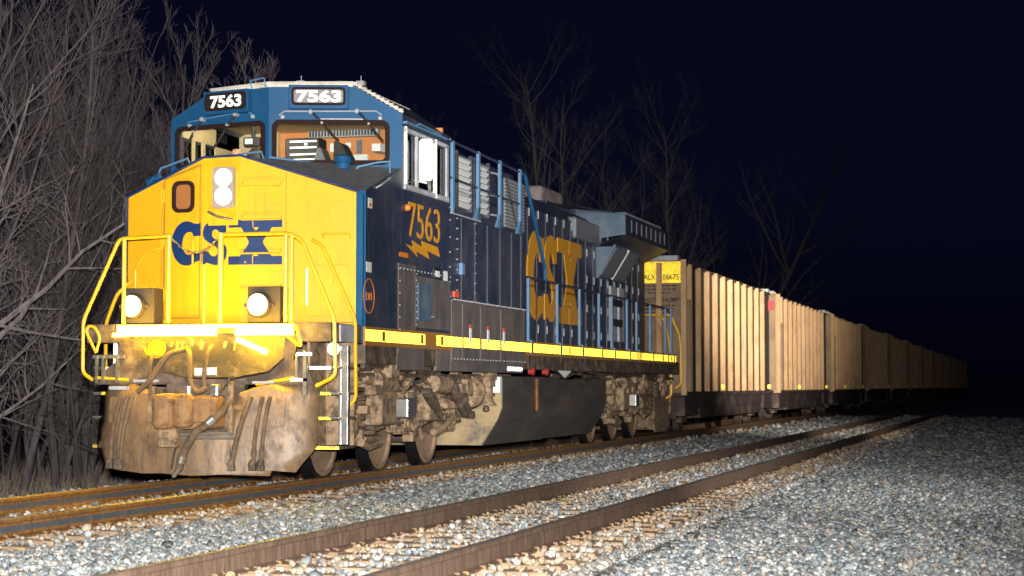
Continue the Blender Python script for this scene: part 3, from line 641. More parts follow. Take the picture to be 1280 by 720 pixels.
k = MB(); k.box(-.95,-.72,2.36,2.46,4.26,4.38); k.cyl((-.83,2.42,4.38),(-.83,2.42,4.57),.028,n=10); ds = k.build('display', M['seat'], inner, bevel=.01)
k = MB(); k.box(-.92,-.82,2.354,2.362,4.29,4.355); k.build('display_screen', M['screen'], ds)
k = MB(); k.lathe([(0,.3),(.10,.29),(.16,.22),(.17,.1),(.17,-.1)], (-.78,2.5,3.95), Z, 16); k.build('seat_cushion', M['seat'], inner, smooth=True)
k = MB(); k.lathe([(0,.2),(.06,.185),(.09,.13),(.09,0)], (-1.03,2.35,4.03), Z, 16); k.build('headrest', M['skin'], inner, smooth=True)
# bell bracket, rails over the nose top
k = MB(); k.tube([(-1.50,.9,3.66),(-1.42,.88,3.82),(-1.05,.86,3.93),(-.98,.88,3.78)],.014); k.build('top_handrail', M['post_blue'], nose, smooth=True)
k = MB(); k.tube([(-.36,.72,3.84),(-.30,.70,3.94),(-.0,.70,3.96),(.04,.72,3.84)],.013); k.build('top_handrail', M['post_blue'], nose, smooth=True)
k = MB(); k.tube([(.06,.80,3.80),(.08,.78,3.90),(.55,.82,3.83),(.98,.90,3.745),(1.0,.9,3.66)],.013); k.build('top_handrail', M['post_blue'], nose, smooth=True)
k = MB(); k.tube([(1.10,.95,3.68),(1.16,.95,3.77),(1.40,1.05,3.83),(1.52,1.1,3.84),(1.52,1.1,3.7)],.013); k.build('top_handrail', M['post_blue'], nose, smooth=True)
k = MB(); k.lathe([(0,.17),(.05,.17),(.10,.15),(.11,.08),(.09,.06),(.09,.0),(.12,-.02),(.12,-.10)], (1.0,.86,3.74), Z, 18); k.build('beacon_base', M['blue'], nose, smooth=True)
k = MB(); k.tube([(-1.42,.5,3.56),(-1.36,.55,3.66),(-1.28,.58,3.64)],.03); k.cyl((-1.46,.62,3.60),(-1.30,.62,3.68),.06); k.build('horn', M['blue'], nose, smooth=True)
k = MB(); k.lathe([(.09,0),(.09,.07),(.05,.11),(0,.12)], (-.72,.75,3.78), Z, 16); k.build('dome', M['lgrey'], nose, smooth=True)

# ---------------- equipment compartment behind the cab (full width) and its ledge handrail
f = Fr((1.53,0,0), Y, Z, X)
q = MB(); q.box(-1.53,1.53,3.605,7.50,1.60,3.42); eq = q.build('equipment_box', M['navy'], loco, bevel=.01)
q = MB(); q.fbox(f,3.62,7.48,1.44,2.24,.0,.018); q.build('lower_panel', M['navy_dusty'], eq, bevel=.004)
q = MB()
for y in (4.12,4.78,5.42,6.1,6.75,7.3):
    q.fbox(f,y-.012,y+.012,2.26,3.40,.0,.010)
q.build('panel_seam', M['navy'], eq)
q = MB()
for y in (4.12,5.02,6.08): q.fbox(f,y-.02,y+.02,1.46,2.22,.018,.028)
q.fbox(f,3.62,7.48,2.235,2.262,.0,.03); q.build('panel_strip', M['navy_dusty'], eq)
q = MB()
for i in range(26): q.cyl(f.p(3.75+i*.148,2.27,.0),f.p(3.75+i*.148,2.27,.035),.011,n=6); q.cyl(f.p(3.75+i*.148,1.47,.018),f.p(3.75+i*.148,1.47,.03),.010,n=6)
for z in np.arange(2.4,3.4,.14):
    for y in (3.9,4.78,): q.cyl(f.p(y,z,.0),f.p(y,z,.018),.010,n=6)
q.build('bolt_heads', M['lgrey'], eq)
q = MB(); q.fbox(f,4.0,4.12,2.62,2.78,0,.05); q.build('blue_latch', M['post_blue'], eq, bevel=.005)
for y in (4.45,5.35,6.2):
    q = MB(); q.fbox(f,y,y+.10,1.72,1.90,.018,.024); q.build('white_label', M['white'], eq)
    q = MB(); q.fbox(f,y,y+.10,1.90,1.95,.018,.025); q.build('red_label', M['redtag'], eq)
q = MB(); q.fbox(f,3.72,3.92,2.30,2.38,0,.03); q.build('red_label', M['redtag'], eq)
# narrow upper hood over it
q = MB(); q.box(-1.0,1.0,3.62,9.6,3.40,4.42); q.box(-.8,.8,3.62,9.6,4.42,4.60); up = q.build('upper_hood', M['navy'], loco, bevel=.03)
fu = Fr((1.0,0,0), Y, Z, X)
for y0, y1 in ((5.55,6.25),(6.45,7.2)):
    q = MB()
    for i in range(8): 
        z = 3.72+i*.095; q.add([fu.p(y0,z,.004),fu.p(y1,z,.004),fu.p(y1,z+.06,.05),fu.p(y0,z+.06,.05),fu.p(y0,z+.068,.05),fu.p(y1,z+.068,.05),fu.p(y1,z+.085,.004),fu.p(y0,z+.085,.004)], [(0,1,2,3),(3,2,5,4),(4,5,6,7),(0,3,4,7),(1,6,5,2)])
    lv = q.build('louvre', M['white'], up)
    q = MB()
    for a in (y0-.05,y1): q.fbox(fu,a,a+.05,3.68,4.52,0,.06)
    q.build('louvre_frame', M['navy'], lv)
q = MB(); q.fbox(fu,8.2,9.4,3.62,4.42,0,.03); q.build('mesh_panel', M['shutter'], up, bevel=.01)
q = MB()
for i in range(14): q.fbox(fu,8.22,9.38,3.64+i*.056,3.655+i*.056,.03,.045)
q.build('mesh_slat', M['lgrey'], up)
for z0,z1 in ((4.05,4.40),(3.5,3.75)):
    q = MB(); q.tube([fu.p(7.35,z1,0),fu.p(7.6,z1,.06),fu.p(7.75,z1-.05,.08),fu.p(7.75,z0+.05,.08),fu.p(7.6,z0,.06),fu.p(7.35,z0,0)],.018); g1 = q.build('grab_iron', M['lgrey'], up, smooth=True)
    q = MB(); q.cyl(fu.p(7.75,z1-.08,.08),fu.p(7.75,z0+.1,.08),.026,n=8); q.build('grip', M['orange'], g1)
# ledge handrail posts
def post(y, zb, zt_, wide=.05, flare=True, nm='handrail_post', par=None):
    q = MB(); q.box(1.455,1.495,y-wide/2,y+wide/2,zb,zt_)
    if flare:
        q.add([(1.455,y-.26,zb),(1.495,y-.26,zb),(1.495,y,zb+.26),(1.455,y,zb+.26),(1.455,y,zb),(1.495,y,zb)], [(0,1,2,3),(0,4,5,1),(0,3,4),(1,5,2)])
    return q.build(nm, M['post_blue'], par, bevel=.004)
ledge = MB(); ledge.tube([(1.475,3.66,4.43),(1.475,7.46,4.40),(1.475,7.55,4.36)], .018); ledge.tube([(1.475,3.66,3.93),(1.475,7.46,3.90)], .016); ledge = ledge.build('ledge_handrail', M['navy'], loco, smooth=True)
for y in (3.88,5.14,6.30,7.46): post(y, 3.42, 4.44, .09, y > 4, par=ledge)
q = MB(); q.tube([(1.475,7.5,4.40),(1.475,7.75,4.38),(1.475,9.03,3.0),(1.475,9.03,2.78)], .03); q.build('sloping_handrail', M['blue'], ledge, smooth=True)
for y, z in ((5.3,3.455),):
    q = MB(); q.fbox(f,3.66,5.1,3.425,3.445,-.04,.0); q.build('ledge_edge', M['lgrey'], ledge)

# ---------------- long hood with side doors, gold lettering
q = MB(); q.box(-.95,.95,7.51,20.0,1.60,4.10)
q.add([(-.95,9.6,4.10),(.95,9.6,4.10),(.95,20,4.10),(-.95,20,4.10),(-.72,9.6,4.36),(.72,9.6,4.36),(.72,20,4.36),(-.72,20,4.36)], [(0,1,5,4),(1,2,6,5),(2,3,7,6),(3,0,4,7),(4,5,6,7)])
hood = q.build('long_hood', M['navy'], loco, bevel=.01)
fh = Fr((.95,0,0), Y, Z, X); M['stack'] = mat('sooty_stack', (.26,.20,.19), .8, dirt=(.10,.08,.07), dscale=4)
q = MB()
for i in range(17): y = 9.3+i*.62; q.fbox(fh,y-.015,y+.015,1.8,4.08,.0,.013)
q.build('door_seam', M['navy'], hood)
q = MB()
for i in range(17):
    y = 9.3+i*.62
    for z in ((2.0,3.95) if 9.7 < y < 13.9 else (2.0,2.5,3.05,3.55,3.95)): q.fbox(fh,y+.05,y+.062,z,z+.14,.0,.022)
q.build('door_latch', M['lgrey'], hood, bevel=.004)
q = MB()
for sh in [C_, S_, *X_]: q.prism(place(sh, 9.85,13.85,2.22,3.74), fh, .001, .017)
q.build('lettering', M['gold'], hood)
q = MB()
for y0,y1,z0,z1 in ((16.3,16.8,2.0,3.1),(17.1,17.6,2.0,3.1)): q.fbox(fh,y0,y1,z0,z1,.0,.05)
q.build('electrical_cover', M['lgrey'], hood, bevel=.01)
for z in (2.3,2.7):
    q = MB(); q.fbox(fh,16.4,17.4,z,z+.15,.052,.056); q.build('black_mark', M['stencil'], hood)
q = MB(); q.box(-.15,.50,12.7,14.3,4.30,4.76); q.build('exhaust_stack', M['stack'], hood, bevel=.06)
q = MB(); q.box(-.55,.66,12.4,14.7,4.30,4.46); q.build('stack_base', M['navy'], hood, bevel=.02)
q = MB(); q.box(.70,1.02,13.2,15.2,3.82,4.22); q.build('muffler_cover', M['shutter'], hood, bevel=.05)
# radiator cab with its overhanging wings
q = MB()
SX = 1.5
q.add([(-SX,15.34,4.03),(SX,15.34,4.03),(SX,15.34,4.43),(.6,15.34,4.60),(-.6,15.34,4.60),(-SX,15.34,4.43),(-SX,19.9,4.03),(SX,19.9,4.03),(SX,19.9,4.43),(.6,19.9,4.60),(-.6,19.9,4.60),(-SX,19.9,4.43)],
      [(0,1,2,3,4,5),(11,10,9,8,7,6),(1,7,8,2),(2,8,9,3),(3,9,10,4),(4,10,11,5),(5,11,6,0)])
rad = q.build('radiator', M['navy'], loco)
q = MB(); q.quad((SX,15.33,4.03),(SX,19.9,4.03),(.95,19.9,3.78),(.95,14.6,3.78)); q.quad((-SX,15.33,4.03),(-SX,19.9,4.03),(-.95,19.9,3.78),(-.95,14.6,3.78)); q.build('wing_underside', M['navy'], rad)
q = MB(); q.add([(SX-.005,15.325,4.04),(SX-.005,15.325,4.41),(.95,15.325,4.5),(.2,15.325,4.58),(.2,15.325,3.9),(.95,15.325,3.80),(1.02,15.325,3.80),(1.02,15.325,3.98)], [tuple(range(8))]); q.build('front_plate', M['radgrey'], rad)
q = MB(); q.quad((.0,11.9,4.42),(.85,11.9,4.36),(1.45,15.3,4.44),(.0,15.3,4.60)); q.quad((0,11.9,4.42),(0,15.3,4.60),(-1.45,15.3,4.44),(-.85,11.9,4.36)); q.build('radiator_ramp', M['shutter'], rad)
q = MB(); q.box(.3,1.5,15.30,15.345,4.42,4.47); q.build('roof_lip', M['radgrey'], rad)
q = MB(); q.tube([(1.49,15.36,4.45),(1.49,19.0,4.46)],.022); q.build('roof_rail', M['lgrey'], rad)
q = MB()
for i in range(8):
    q.box(SX,SX+.012,15.9+i*.5,15.915+i*.5,4.12,4.36)
q.build('wing_latch', M['shutter'], rad)
q = MB(); q.prism([(0,0),(.8,0),(.55,.30),(.0,.22)], Fr((1.2,18.3,3.9),Y,(.4,0,.6)), 0, .01); q.build('yellow_mark', M['rail_yellow'], rad)
q = MB(); fs = Fr((.98,15.2,3.22),(0,1,0),(.34,0,.56)); q.fbox(fs,0,2.4,0,.70,-.05,.0)
q.add([(.95,15.19,3.2),(.99,15.19,3.2),(1.33,15.19,3.80),(.95,15.19,3.80)],[(0,1,2,3)]); q.build('slanted_intake', M['radgrey'], rad)
for a in (.06,1.24):
    q = MB(); q.fbox(fs,a,a+1.1,.05,.66,.0,.02); q.build('intake_screen', M['shutter'], rad, bevel=.01)
q = MB(); q.fbox(fs,1.165,1.235,.02,.69,.0,.03); q.build('screen_divider', M['white'], rad)

# ---------------- walkway, sill, reflective stripes
q = MB(); q.box(-1.53,1.53,.2,21.0,1.36,1.59); q.box(-1.53,1.53,7.52,21.0,1.59,1.63); q.box(-1.5,1.5,-.80,.2,1.60,1.81); sill = q.build('underframe', M['grime'], loco, bevel=.01)
fw = Fr((1.532,0,0), Y, Z, X)
q = MB(); q.fbox(fw,.16,2.62,1.575,1.80,-.02,.012); q.fbox(fw,2.62,20.55,1.575,1.80,-.02,.008); sp = q.build('side_sill', mat('orange_brown_sill', (.38,.17,.03), .6, dirt=(.2,.12,.06), dscale=5), loco, bevel=.004)
for a, c in ((.16,2.44),(2.96,4.06),(4.08,4.98),(5.0,6.04),(6.06,7.3),(7.32,9.9),(9.92,12.9),(12.92,16.6),(16.75,19.0),(19.1,20.5)):
    q = MB(); q.fbox(fw,a,c,1.63,1.765,.012 if a<2 else .008,.018); q.build('reflective_stripe', M['retro'], sp)
q = MB()
for y in (.75,2.26,3.12,10.4,16.2,18.9,19.9): q.fbox(fw,y,y+.10,1.64,1.755,.018,.021)
q.build('stripe_gap', M['rust'], sp)
q = MB(); q.fbox(Fr((1.50,0,0),Y,Z,X),1.35,2.44,1.30,1.573,0,.036); q.fbox(Fr((1.50,0,0),Y,Z,X),2.96,3.6,1.30,1.573,0,.036); q.fbox(Fr((1.50,0,0),Y,Z,X),3.62,7.4,1.30,1.57,0,.037); q.build('skirt_panel', M['navy_dusty'], sill, bevel=.004)
# long walkway handrail
hrl = MB(); hrl.tube([(1.475,7.55,2.80),(1.475,9.4,2.80),(1.475,19.7,2.78),(1.475,20.1,2.7)],.020); hrl = hrl.build('walkway_handrail', M['navy'], loco, smooth=True)
for y in (7.94,9.84,11.47,13.02,14.12,15.53,16.47,17.89,19.60,20.27):
    q = MB(); q.box(1.46,1.50,y-.035,y+.035,1.80,2.79); q.box(1.47,1.55,y-.06,y+.06,1.60,1.82); q.build('handrail_post', M['post_blue'], hrl, bevel=.005)

# ---------------- front platform: end plate, reflective tape with added glow, ditch lights, handrails
q = MB(); q.prism([(-1.5,1.60),(-1.10,1.60),(-1.02,1.45),(-1.25,1.30),(-1.40,1.12),(1.30,1.12),(1.22,1.30),(1.05,1.40),(1.10,1.60),(1.5,1.60),(1.5,1.81),(-1.5,1.81)], Fr((0,-.86,0),X,Z), -.04, 0); ep = q.build('end_plate', M['grime'], loco)
q = MB(); 
A = [(-.82,1.66),(-.82,1.46),(-.60,1.28),(-.2,1.20),(.4,1.20),(.8,1.27),(.98,1.42),(1.0,1.66)]
for i in range(7):
    a, c = A[i], A[i+1]
    q.quad((a[0],-1.02+.06*abs(a[0]),a[1]),(c[0],-1.02+.06*abs(c[0]),c[1]),(c[0]*.96,-.86,c[1]-.02),(a[0]*.96,-.86,a[1]-.02))
q.add([(a[0],-1.02+.06*abs(a[0]),a[1]) for a in A],[tuple(range(8))]); q.build('anticlimber', mat('sooty_deck_steel', (.05,.04,.028), .6, dirt=(.17,.12,.07), dscale=7, dlo=.5, dhi=.72, bump=.3), loco)
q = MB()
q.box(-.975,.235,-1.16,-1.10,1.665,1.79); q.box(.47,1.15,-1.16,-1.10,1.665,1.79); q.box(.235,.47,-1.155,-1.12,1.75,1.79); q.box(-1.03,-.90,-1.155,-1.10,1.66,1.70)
ls = q.build('emissive_tape', M['strip'], loco, bevel=.004)  # reflective tape, not a lamp; its added glow also lights nose and plough
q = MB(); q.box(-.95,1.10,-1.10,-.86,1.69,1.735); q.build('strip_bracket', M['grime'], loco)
q = MB(); q.fbox(Fr((.51,-1.16,1.655),(1,0,-.42),(.42,0,1)),0,.40,-.06,0,0,.02); q.build('emissive_tape_end', M['strip'], ls)
for x in (-.935, .62):
    q = MB(); q.box(x-.155,x+.245,-.80,-.55,1.82,2.23); db = q.build('ditch_light', M['ditchbox'], loco, bevel=.012)
    q = MB(); q.lathe([(.15,0),(.15,.05),(.135,.08),(.125,.08)], (x,-.80,2.02), (0,-1,0), 28); q.lathe([(.02,0),(.02,.03),(0,.035)],(x-.165,-.80,2.02),(0,-1,0),8); q.lathe([(.02,0),(.02,.03),(0,.035)],(x+.165,-.80,2.02),(0,-1,0),8); q.build('lamp_ring', M['ditchbox'], db, smooth=True)
    q = MB(); q.lathe([(.105,.07),(.08,.085),(.0,.10)], (x,-.80,2.02), (0,-1,0), 28); q.build('lamp_lens', M['lamp'], db, smooth=True)
    q = MB(); q.lathe([(.132,.06),(.122,.066),(.105,.069)], (x,-.80,2.02), (0,-1,0), 28); q.build('lamp_rim', M['lampring'], db, smooth=True)
def rail_part(name, pts, r=.022, m='rail_yellow', par=None):
    # round the bends a little
    P = [Vector(p) for p in pts]; out = [P[0]]
    for a, b_, c in zip(P, P[1:], P[2:]):
        d1 = min(.07,(b_-a).length*.4); d2 = min(.07,(c-b_).length*.4); s0 = b_+(a-b_).normalized()*d1; s1 = b_+(c-b_).normalized()*d2
        for k in range(5): q_ = k/4; out.append(s0*(1-q_)**2+b_*2*q_*(1-q_)+s1*q_**2)
    out.append(P[-1]); q = MB(); q.tube(out, r, 8); return q.build(name, M[m], par or loco, smooth=True)
fy0 = -.9
rail_part('front_handrail', [(-1.40,fy0,1.17),(-1.53,fy0,1.25),(-1.53,fy0,1.86),(-1.08,fy0,2.80),(-.43,fy0,2.82)])
rail_part('front_handrail', [(.17,fy0,2.82),(1.00,fy0,2.82),(1.16,fy0,2.75),(1.555,fy0,1.86),(1.57,fy0,1.21),(1.34,fy0,1.10)])
rail_part('step_handrail', [(.96,-.06,2.81),(1.10,-.12,2.74),(1.20,-.12,2.55),(1.52,-.12,1.87),(1.53,-.12,.94),(1.40,-.12,.85)])
rail_part('step_handrail', [(-1.36,-.02,2.36),(-1.50,-.12,2.2),(-1.64,-.12,1.85),(-1.64,-.12,1.16)])
rail_part('handrail_post', [(-.46,fy0,2.82),(-.46,fy0,1.82)], .026); rail_part('handrail_post', [(-1.02,fy0,2.80),(-1.02,fy0+.0,1.82)], .026)
rail_part('handrail_post', [(.18,fy0,2.84),(.18,fy0,1.82)], .034); rail_part('handrail_post', [(.97,fy0,2.80),(.97,fy0,1.82)], .024); rail_part('handrail_post', [(1.04,fy0,2.80),(1.04,fy0,1.82)], .022)
rail_part('handrail_post', [(-.02,fy0,2.45),(-.02,fy0,1.82)], .014)
rail_part('handrail_loop', [(-1.36,fy0,1.48),(-1.50,fy0,1.74),(-1.46,fy0,1.80),(-1.38,fy0,1.78),(-1.31,fy0,1.66),(-1.36,fy0,1.50)], .018)
rail_part('cut_lever', [(1.06,fy0-.06,1.80),(1.12,fy0-.06,1.78),(1.20,fy0-.06,1.52),(1.02,fy0-.06,1.66)], .018)
rail_part('step_bar', [(-1.37,fy0,1.20),(-.95,fy0,1.17)], .018); rail_part('step_bar', [(.62,fy0,1.12),(1.08,fy0,1.19)], .018)
rail_part('platform_post', [(-1.22,-.70,1.60),(-1.22,-.70,1.08)], .024, 'retro_white')
# chain between the handrails
q = MB()
for i in range(24):
    a = i/24; P = Vector((-.44+.61*a, fy0-.0, 2.80-.18*math.sin(math.pi*a)*1.0)); a2 = (i+1)/24; Q = Vector((-.44+.61*a2, fy0, 2.80-.18*math.sin(math.pi*a2)))
    t_ = (Q-P).normalized(); u_ = Vector((0,1,0)) if i % 2 else t_.cross(Vector((0,1,0))); c_ = (P+Q)/2
    q.tube([c_+t_*.024*math.cos(k*math.pi/4)+u_*.012*math.sin(k*math.pi/4) for k in range(8)], .0052, 5, closed=True)
q.build('safety_chain', M['steel'], loco, smooth=True)
q = MB(); q.tube([(-.02,-.10,3.06),(-.2,-.16,3.10),(-.33,-.12,3.16)],.018); q.build('chain_hook', M['steel'], loco, smooth=True)

# steps at the near front corner (and the far one)
for s in (1,-1):
    st = MB(); st.box(*sorted((s*1.12,s*1.16)), -.62,-.08,.38,1.60); st.box(*sorted((s*1.12,s*1.50)), -.10,-.06,.42,1.60); st = st.build('step_well', M['tan'], loco, bevel=.004)
    for z in (1.32,1.03,.75,.42):
        q = MB(); q.box(*sorted((s*1.15,s*1.52)), -.64,-.10,z-.03,z); tr = q.build('step_tread', M['grime'], st, bevel=.004)
        q = MB(); q.box(*sorted((s*1.17,s*(1.42 if z>.5 else 1.52))), -.655,-.641,z-.03,z+.004); q.build('tread_edge', M['retro_white'] if z>1.2 else M['retro'], tr)
        q = MB(); q.box(*sorted((s*1.40,s*1.52)), -.66,-.642,z-.012,z+.002); q.build('tread_bracket', M['steel'], tr)
q = MB(); q.box(1.52,1.60,-.58,-.50,.44,1.56); q.box(1.49,1.52,-.58,-.44,.44,1.56); q.build('step_stile', M['steel'], loco, bevel=.006)
q = MB(); q.lathe([(.0,.02),(.075,.02),(.08,0)], (1.46,-.66,1.52), (0,-1,0), 18); q.build('round_reflector', M['white'], loco)
q = MB(); q.box(.72,1.52,-.60,-.10,1.60,1.80); q.build('corner_plate', M['lgrey'], loco, bevel=.01)

# plough
def py(x): return -1.16 + .24*abs(x)
q = MB()
out = [(-1.47,1.14),(-.86,1.12),(-.62,1.04),(-.56,1.02),(-.56,.72),(-.44,.56),(.34,.56),(.44,.66),(.46,1.02),(.70,1.10),(1.31,1.16),(1.31,.42),(1.12,.14),(.86,.16),(.84,.10),(.3,.115),(0,.10),(-.4,.12),(-.70,.115),(-1.08,.15),(-1.45,.36)]
n0 = len(out)
tris = tessellate_polygon([[Vector((a,c,0)) for a,c in out]])
bm = bmesh.new(); 
vs = [bm.verts.new((a, py(a), c)) for a,c in out]
for t_ in tris:
    try: bm.faces.new([vs[i] for i in t_])
    except ValueError: pass
# bring in a fold at x = 0 and a slight concave curve
for k in (-1.2,-.95,-.7,-.45,-.2,0,.2,.45,.7,.95,1.2):
    bmesh.ops.bisect_plane(bm, geom=bm.verts[:]+bm.edges[:]+bm.faces[:], plane_co=(k,0,0), plane_no=(1,0,0))
for k in (.25,.4,.55,.7,.85,1.0):
    bmesh.ops.bisect_plane(bm, geom=bm.verts[:]+bm.edges[:]+bm.faces[:], plane_co=(0,0,k), plane_no=(0,0,1))
for v_ in bm.verts:
    x, z = v_.co.x, v_.co.z
    v_.co.y = py(x) + .25*max(0,(abs(x)-1.1))**1.5*4 + .16*max(0,(z-.35))**1.3 - .05
bmesh.ops.recalc_face_normals(bm, faces=bm.faces); me = bpy.data.meshes.new('plough'); bm.to_mesh(me); bm.free()
plow = obj('plough', me, M['plow'], loco); md = plow.modifiers.new('thickness','SOLIDIFY'); md.thickness = .03; md.offset = 0
me.polygons.foreach_set('use_smooth', [True]*len(me.polygons))
def plate_on_plow(x0,x1,z0,z1,nm,m,dy=-.012,th=.015,dx=0):
    q = MB(); yb = lambda x,z: py(x)+.16*max(0,(z-.35))**1.3-.07
    P = [(x0,yb(x0,z0)+dy,z0),(x1,yb(x1,z0)+dy,z0),(x1,yb(x1,z1)+dy,z1),(x0,yb(x0,z1)+dy,z1)]
    q.add([*P, *[(a,c-th,d_) for a,c,d_ in P]], [(0,1,2,3),(7,6,5,4),(0,4,5,1),(1,5,6,2),(2,6,7,3),(3,7,4,0)]); return q.build(nm, M[m], plow, bevel=.004)
plate_on_plow(-1.18,-.85,.68,.97,'plough_plate','plow'); plate_on_plow(.53,.99,.65,.96,'plough_plate','plow')
for x0, lean in ((-1.02,.08),(-.93,.06),(-.86,.1),(.62,.16),(.75,.06),(.83,.05)):
    q = MB(); P = []
    for k in range(7):
        a = k/6; xx = x0 - lean*a; zz = .98-.72*a; P.append((xx, py(xx)+.16*max(0,(zz-.35))**1.3-.12-.05*math.sin(a*3), zz))
    q.tube(P, .026 if x0 != .62 else .034, 8); h_ = q.build('air_hose', M['hose'], plow, smooth=True)
    e_ = Vector(P[-1]); q = MB(); q.cyl(e_+Vector((0,0,.14)), e_+Vector((0,0,.06)), .032, n=10); q.build('hose_clamp', M['steel'], h_)
    q = MB(); q.cyl(e_+Vector((0,0,.02)), e_+Vector((-.02,-.02,-.05)), .036, .05, n=10); q.box(e_.x-.05,e_.x+.03,e_.y-.04,e_.y+.03,e_.z-.10,e_.z-.03); q.build('glad_hand', M['grime'], h_, bevel=.01)
q = MB(); q.box(-.52,.44,-.80,-.70,.5,1.14); q.build('pocket_back', M['grime'], loco)
# coupler
q = MB(); q.box(-.18,.22,-1.30,-.80,.62,1.00); cp = q.build('coupler', M['coupler'], loco, bevel=.03)
q = MB(); q.lathe([(0,-.20),(.10,-.19),(.13,-.14),(.13,.14),(.10,.19),(0,.20)], (-.24,-1.46,.82), Z, 16); q.box(-.32,-.14,-1.42,-1.2,.58,1.02); q.build('knuckle', M['coupler'], cp, smooth=False, bevel=.02)
q = MB(); q.lathe([(0,-.19),(.09,-.18),(.125,-.12),(.125,.12),(.09,.18),(0,.19)], (-.02,-1.42,.83), Z, 16); q.build('knuckle', M['coupler'], cp, bevel=.02)
q = MB(); q.box(.06,.36,-1.42,-1.30,.70,.98); q.build('coupler_guard', M['coupler'], cp, bevel=.025)
q = MB(); q.box(-.33,-.10,-1.44,-1.30,.42,.64); q.build('coupler_foot', M['tan'], cp, bevel=.03)
q = MB(); q.cyl((.02,-1.38,.98),(.02,-1.38,1.10),.03,n=8); q.build('coupler_pin', M['steel'], cp)
q = MB(); q.box(.26,.36,-1.36,-1.26,.98,1.12); q.build('pin_lifter', M['steel'], cp, bevel=.02)
q = MB(); q.tube([(-.12,-1.30,.565),(.48,-1.2,.575)],.020); q.tube([(-.12,-1.30,.52),(.48,-1.2,.525)],.016); q.build('coupler_rod', M['steel'], cp)
q = MB(); q.box(.42,.47,-1.22,-1.16,.56,1.15); q.box(-.58,-.53,-1.10,-1.04,.62,1.1); q.build('pocket_stile', M['tan'], loco, bevel=.01)
q = MB(); q.tube([(.42,-1.25,.92),(.40,-1.36,.80),(.30,-1.42,.70),(.14,-1.46,.60),(.02,-1.46,.40),(-.06,-1.44,.20)], .045, 10); bh = q.build('brake_hose', M['hose'], loco, smooth=True)
q = MB(); q.cyl((.33,-1.40,.74),(.27,-1.43,.68),.055,n=12); q.cyl((-.01,-1.455,.33),(-.035,-1.45,.26),.055,n=12); q.build('hose_clamp', M['steel'], bh)
q = MB(); q.cyl((-.05,-1.44,.20),(-.13,-1.44,.10),.04,.025,n=10); q.build('glad_hand', M['steel'], bh)
q = MB(); q.tube([(-.14,-1.3,.52),(-.16,-1.36,.35),(-.19,-1.36,.18)],.012); q.build('chain_drop', M['black'], loco)
q = MB()
for i in range(7): q.lathe([(.018,-.012),(.03,0),(.018,.012)], (.48-.03*i,-1.24-.01*i,1.0-.035*i+.2), X, 8)
q.build('coupler_chain', M['grime'], loco)
q = MB(); q.prism(rrect(.46,.58,.84,.89,.02), Fr((0,-1.12,0),X,Z), 0, .02); q.build('brass_plate', M['coupler'], plow)
# multiple-unit hoses hanging from the platform edge
def hose(pts, r, m='hose'):
    P = [Vector(p) for p in pts]; out = []
    for i in range(len(P)-1):
        p0, p1, p2, p3 = P[max(i-1,0)], P[i], P[i+1], P[min(i+2,len(P)-1)]
        for k in range(6):
            t_ = k/6; out.append(.5*((2*p1)+(p2-p0)*t_+(2*p0-5*p1+4*p2-p3)*t_*t_+(3*p1-p0-3*p2+p3)*t_**3))
    out.append(P[-1]); q = MB(); q.tube(out, r, 8); return q.build('jumper_hose', M[m], loco, smooth=True)
hose([(-.15,-1.05,1.52),(-.34,-1.12,1.46),(-.46,-1.16,1.30),(-.55,-1.2,1.15),(-.68,-1.24,1.03)], .030)
hose([(-.55,-1.05,1.50),(-.56,-1.14,1.38),(-.55,-1.16,1.15),(-.56,-1.14,1.0)], .022)
hose([(-.16,-1.05,1.54),(-.08,-1.14,1.45),(-.04,-1.22,1.25),(.0,-1.26,1.10),(.08,-1.27,1.04),(.15,-1.2,1.08)], .028)
hose([(.16,-1.05,1.56),(.13,-1.14,1.45),(.10,-1.16,1.2),(.10,-1.14,1.05)], .024)
hose([(-.70,-1.0,1.54),(-.62,-1.08,1.46),(-.52,-1.08,1.47),(-.48,-1.02,1.54)], .014, 'rail_yellow')
q = MB(); q.lathe([(.0,.05),(.09,.04),(.11,0),(.10,-.02)], (-.54,-1.02,1.52), (0,-1,.25), 16); q.build('brake_valve', M['rail_yellow'], loco, smooth=True)
for x, z in ((-.02,1.22),(.13,1.225)):
    q = MB(); q.box(x,x+.11,-1.145,-1.12,z,z+.085); q.build('white_tag', M['white'], loco)
q = MB()
for x in (-.35,-.28,-.22,-.1,.02,.3,.42,.8): q.cyl((x,-1.02,1.60),(x,-1.06,1.52-.03*math.sin(x*20)),.02,.015,n=8)
q.build('valve_row', M['tan'], loco)
q = MB(); q.box(-1.12,-.90,-1.05,-.98,1.06,1.10); q.box(-.78,-.48,-1.12,-1.08,1.145,1.175); q.box(.66,.92,-1.10,-1.06,1.13,1.155); q.build('tread_strip', M['lgrey'], loco)
q = MB()
for x in (-1.36,-1.28,-1.10): q.box(x,x+.03,-.93,-.88,1.14,1.44)
q.box(-1.4,-1.0,-.92,-.89,1.42,1.46); q.box(1.10,1.13,-.93,-.88,1.16,1.46); q.box(1.20,1.24,-.95,-.9,1.0,1.5); q.build('step_hanger', M['steel'], loco)
q = MB(); q.box(1.13,1.30,-.97,-.93,1.44,1.475); q.box(1.05,1.24,-.95,-.92,1.155,1.19); q.build('step_edge', M['retro_white'], loco)

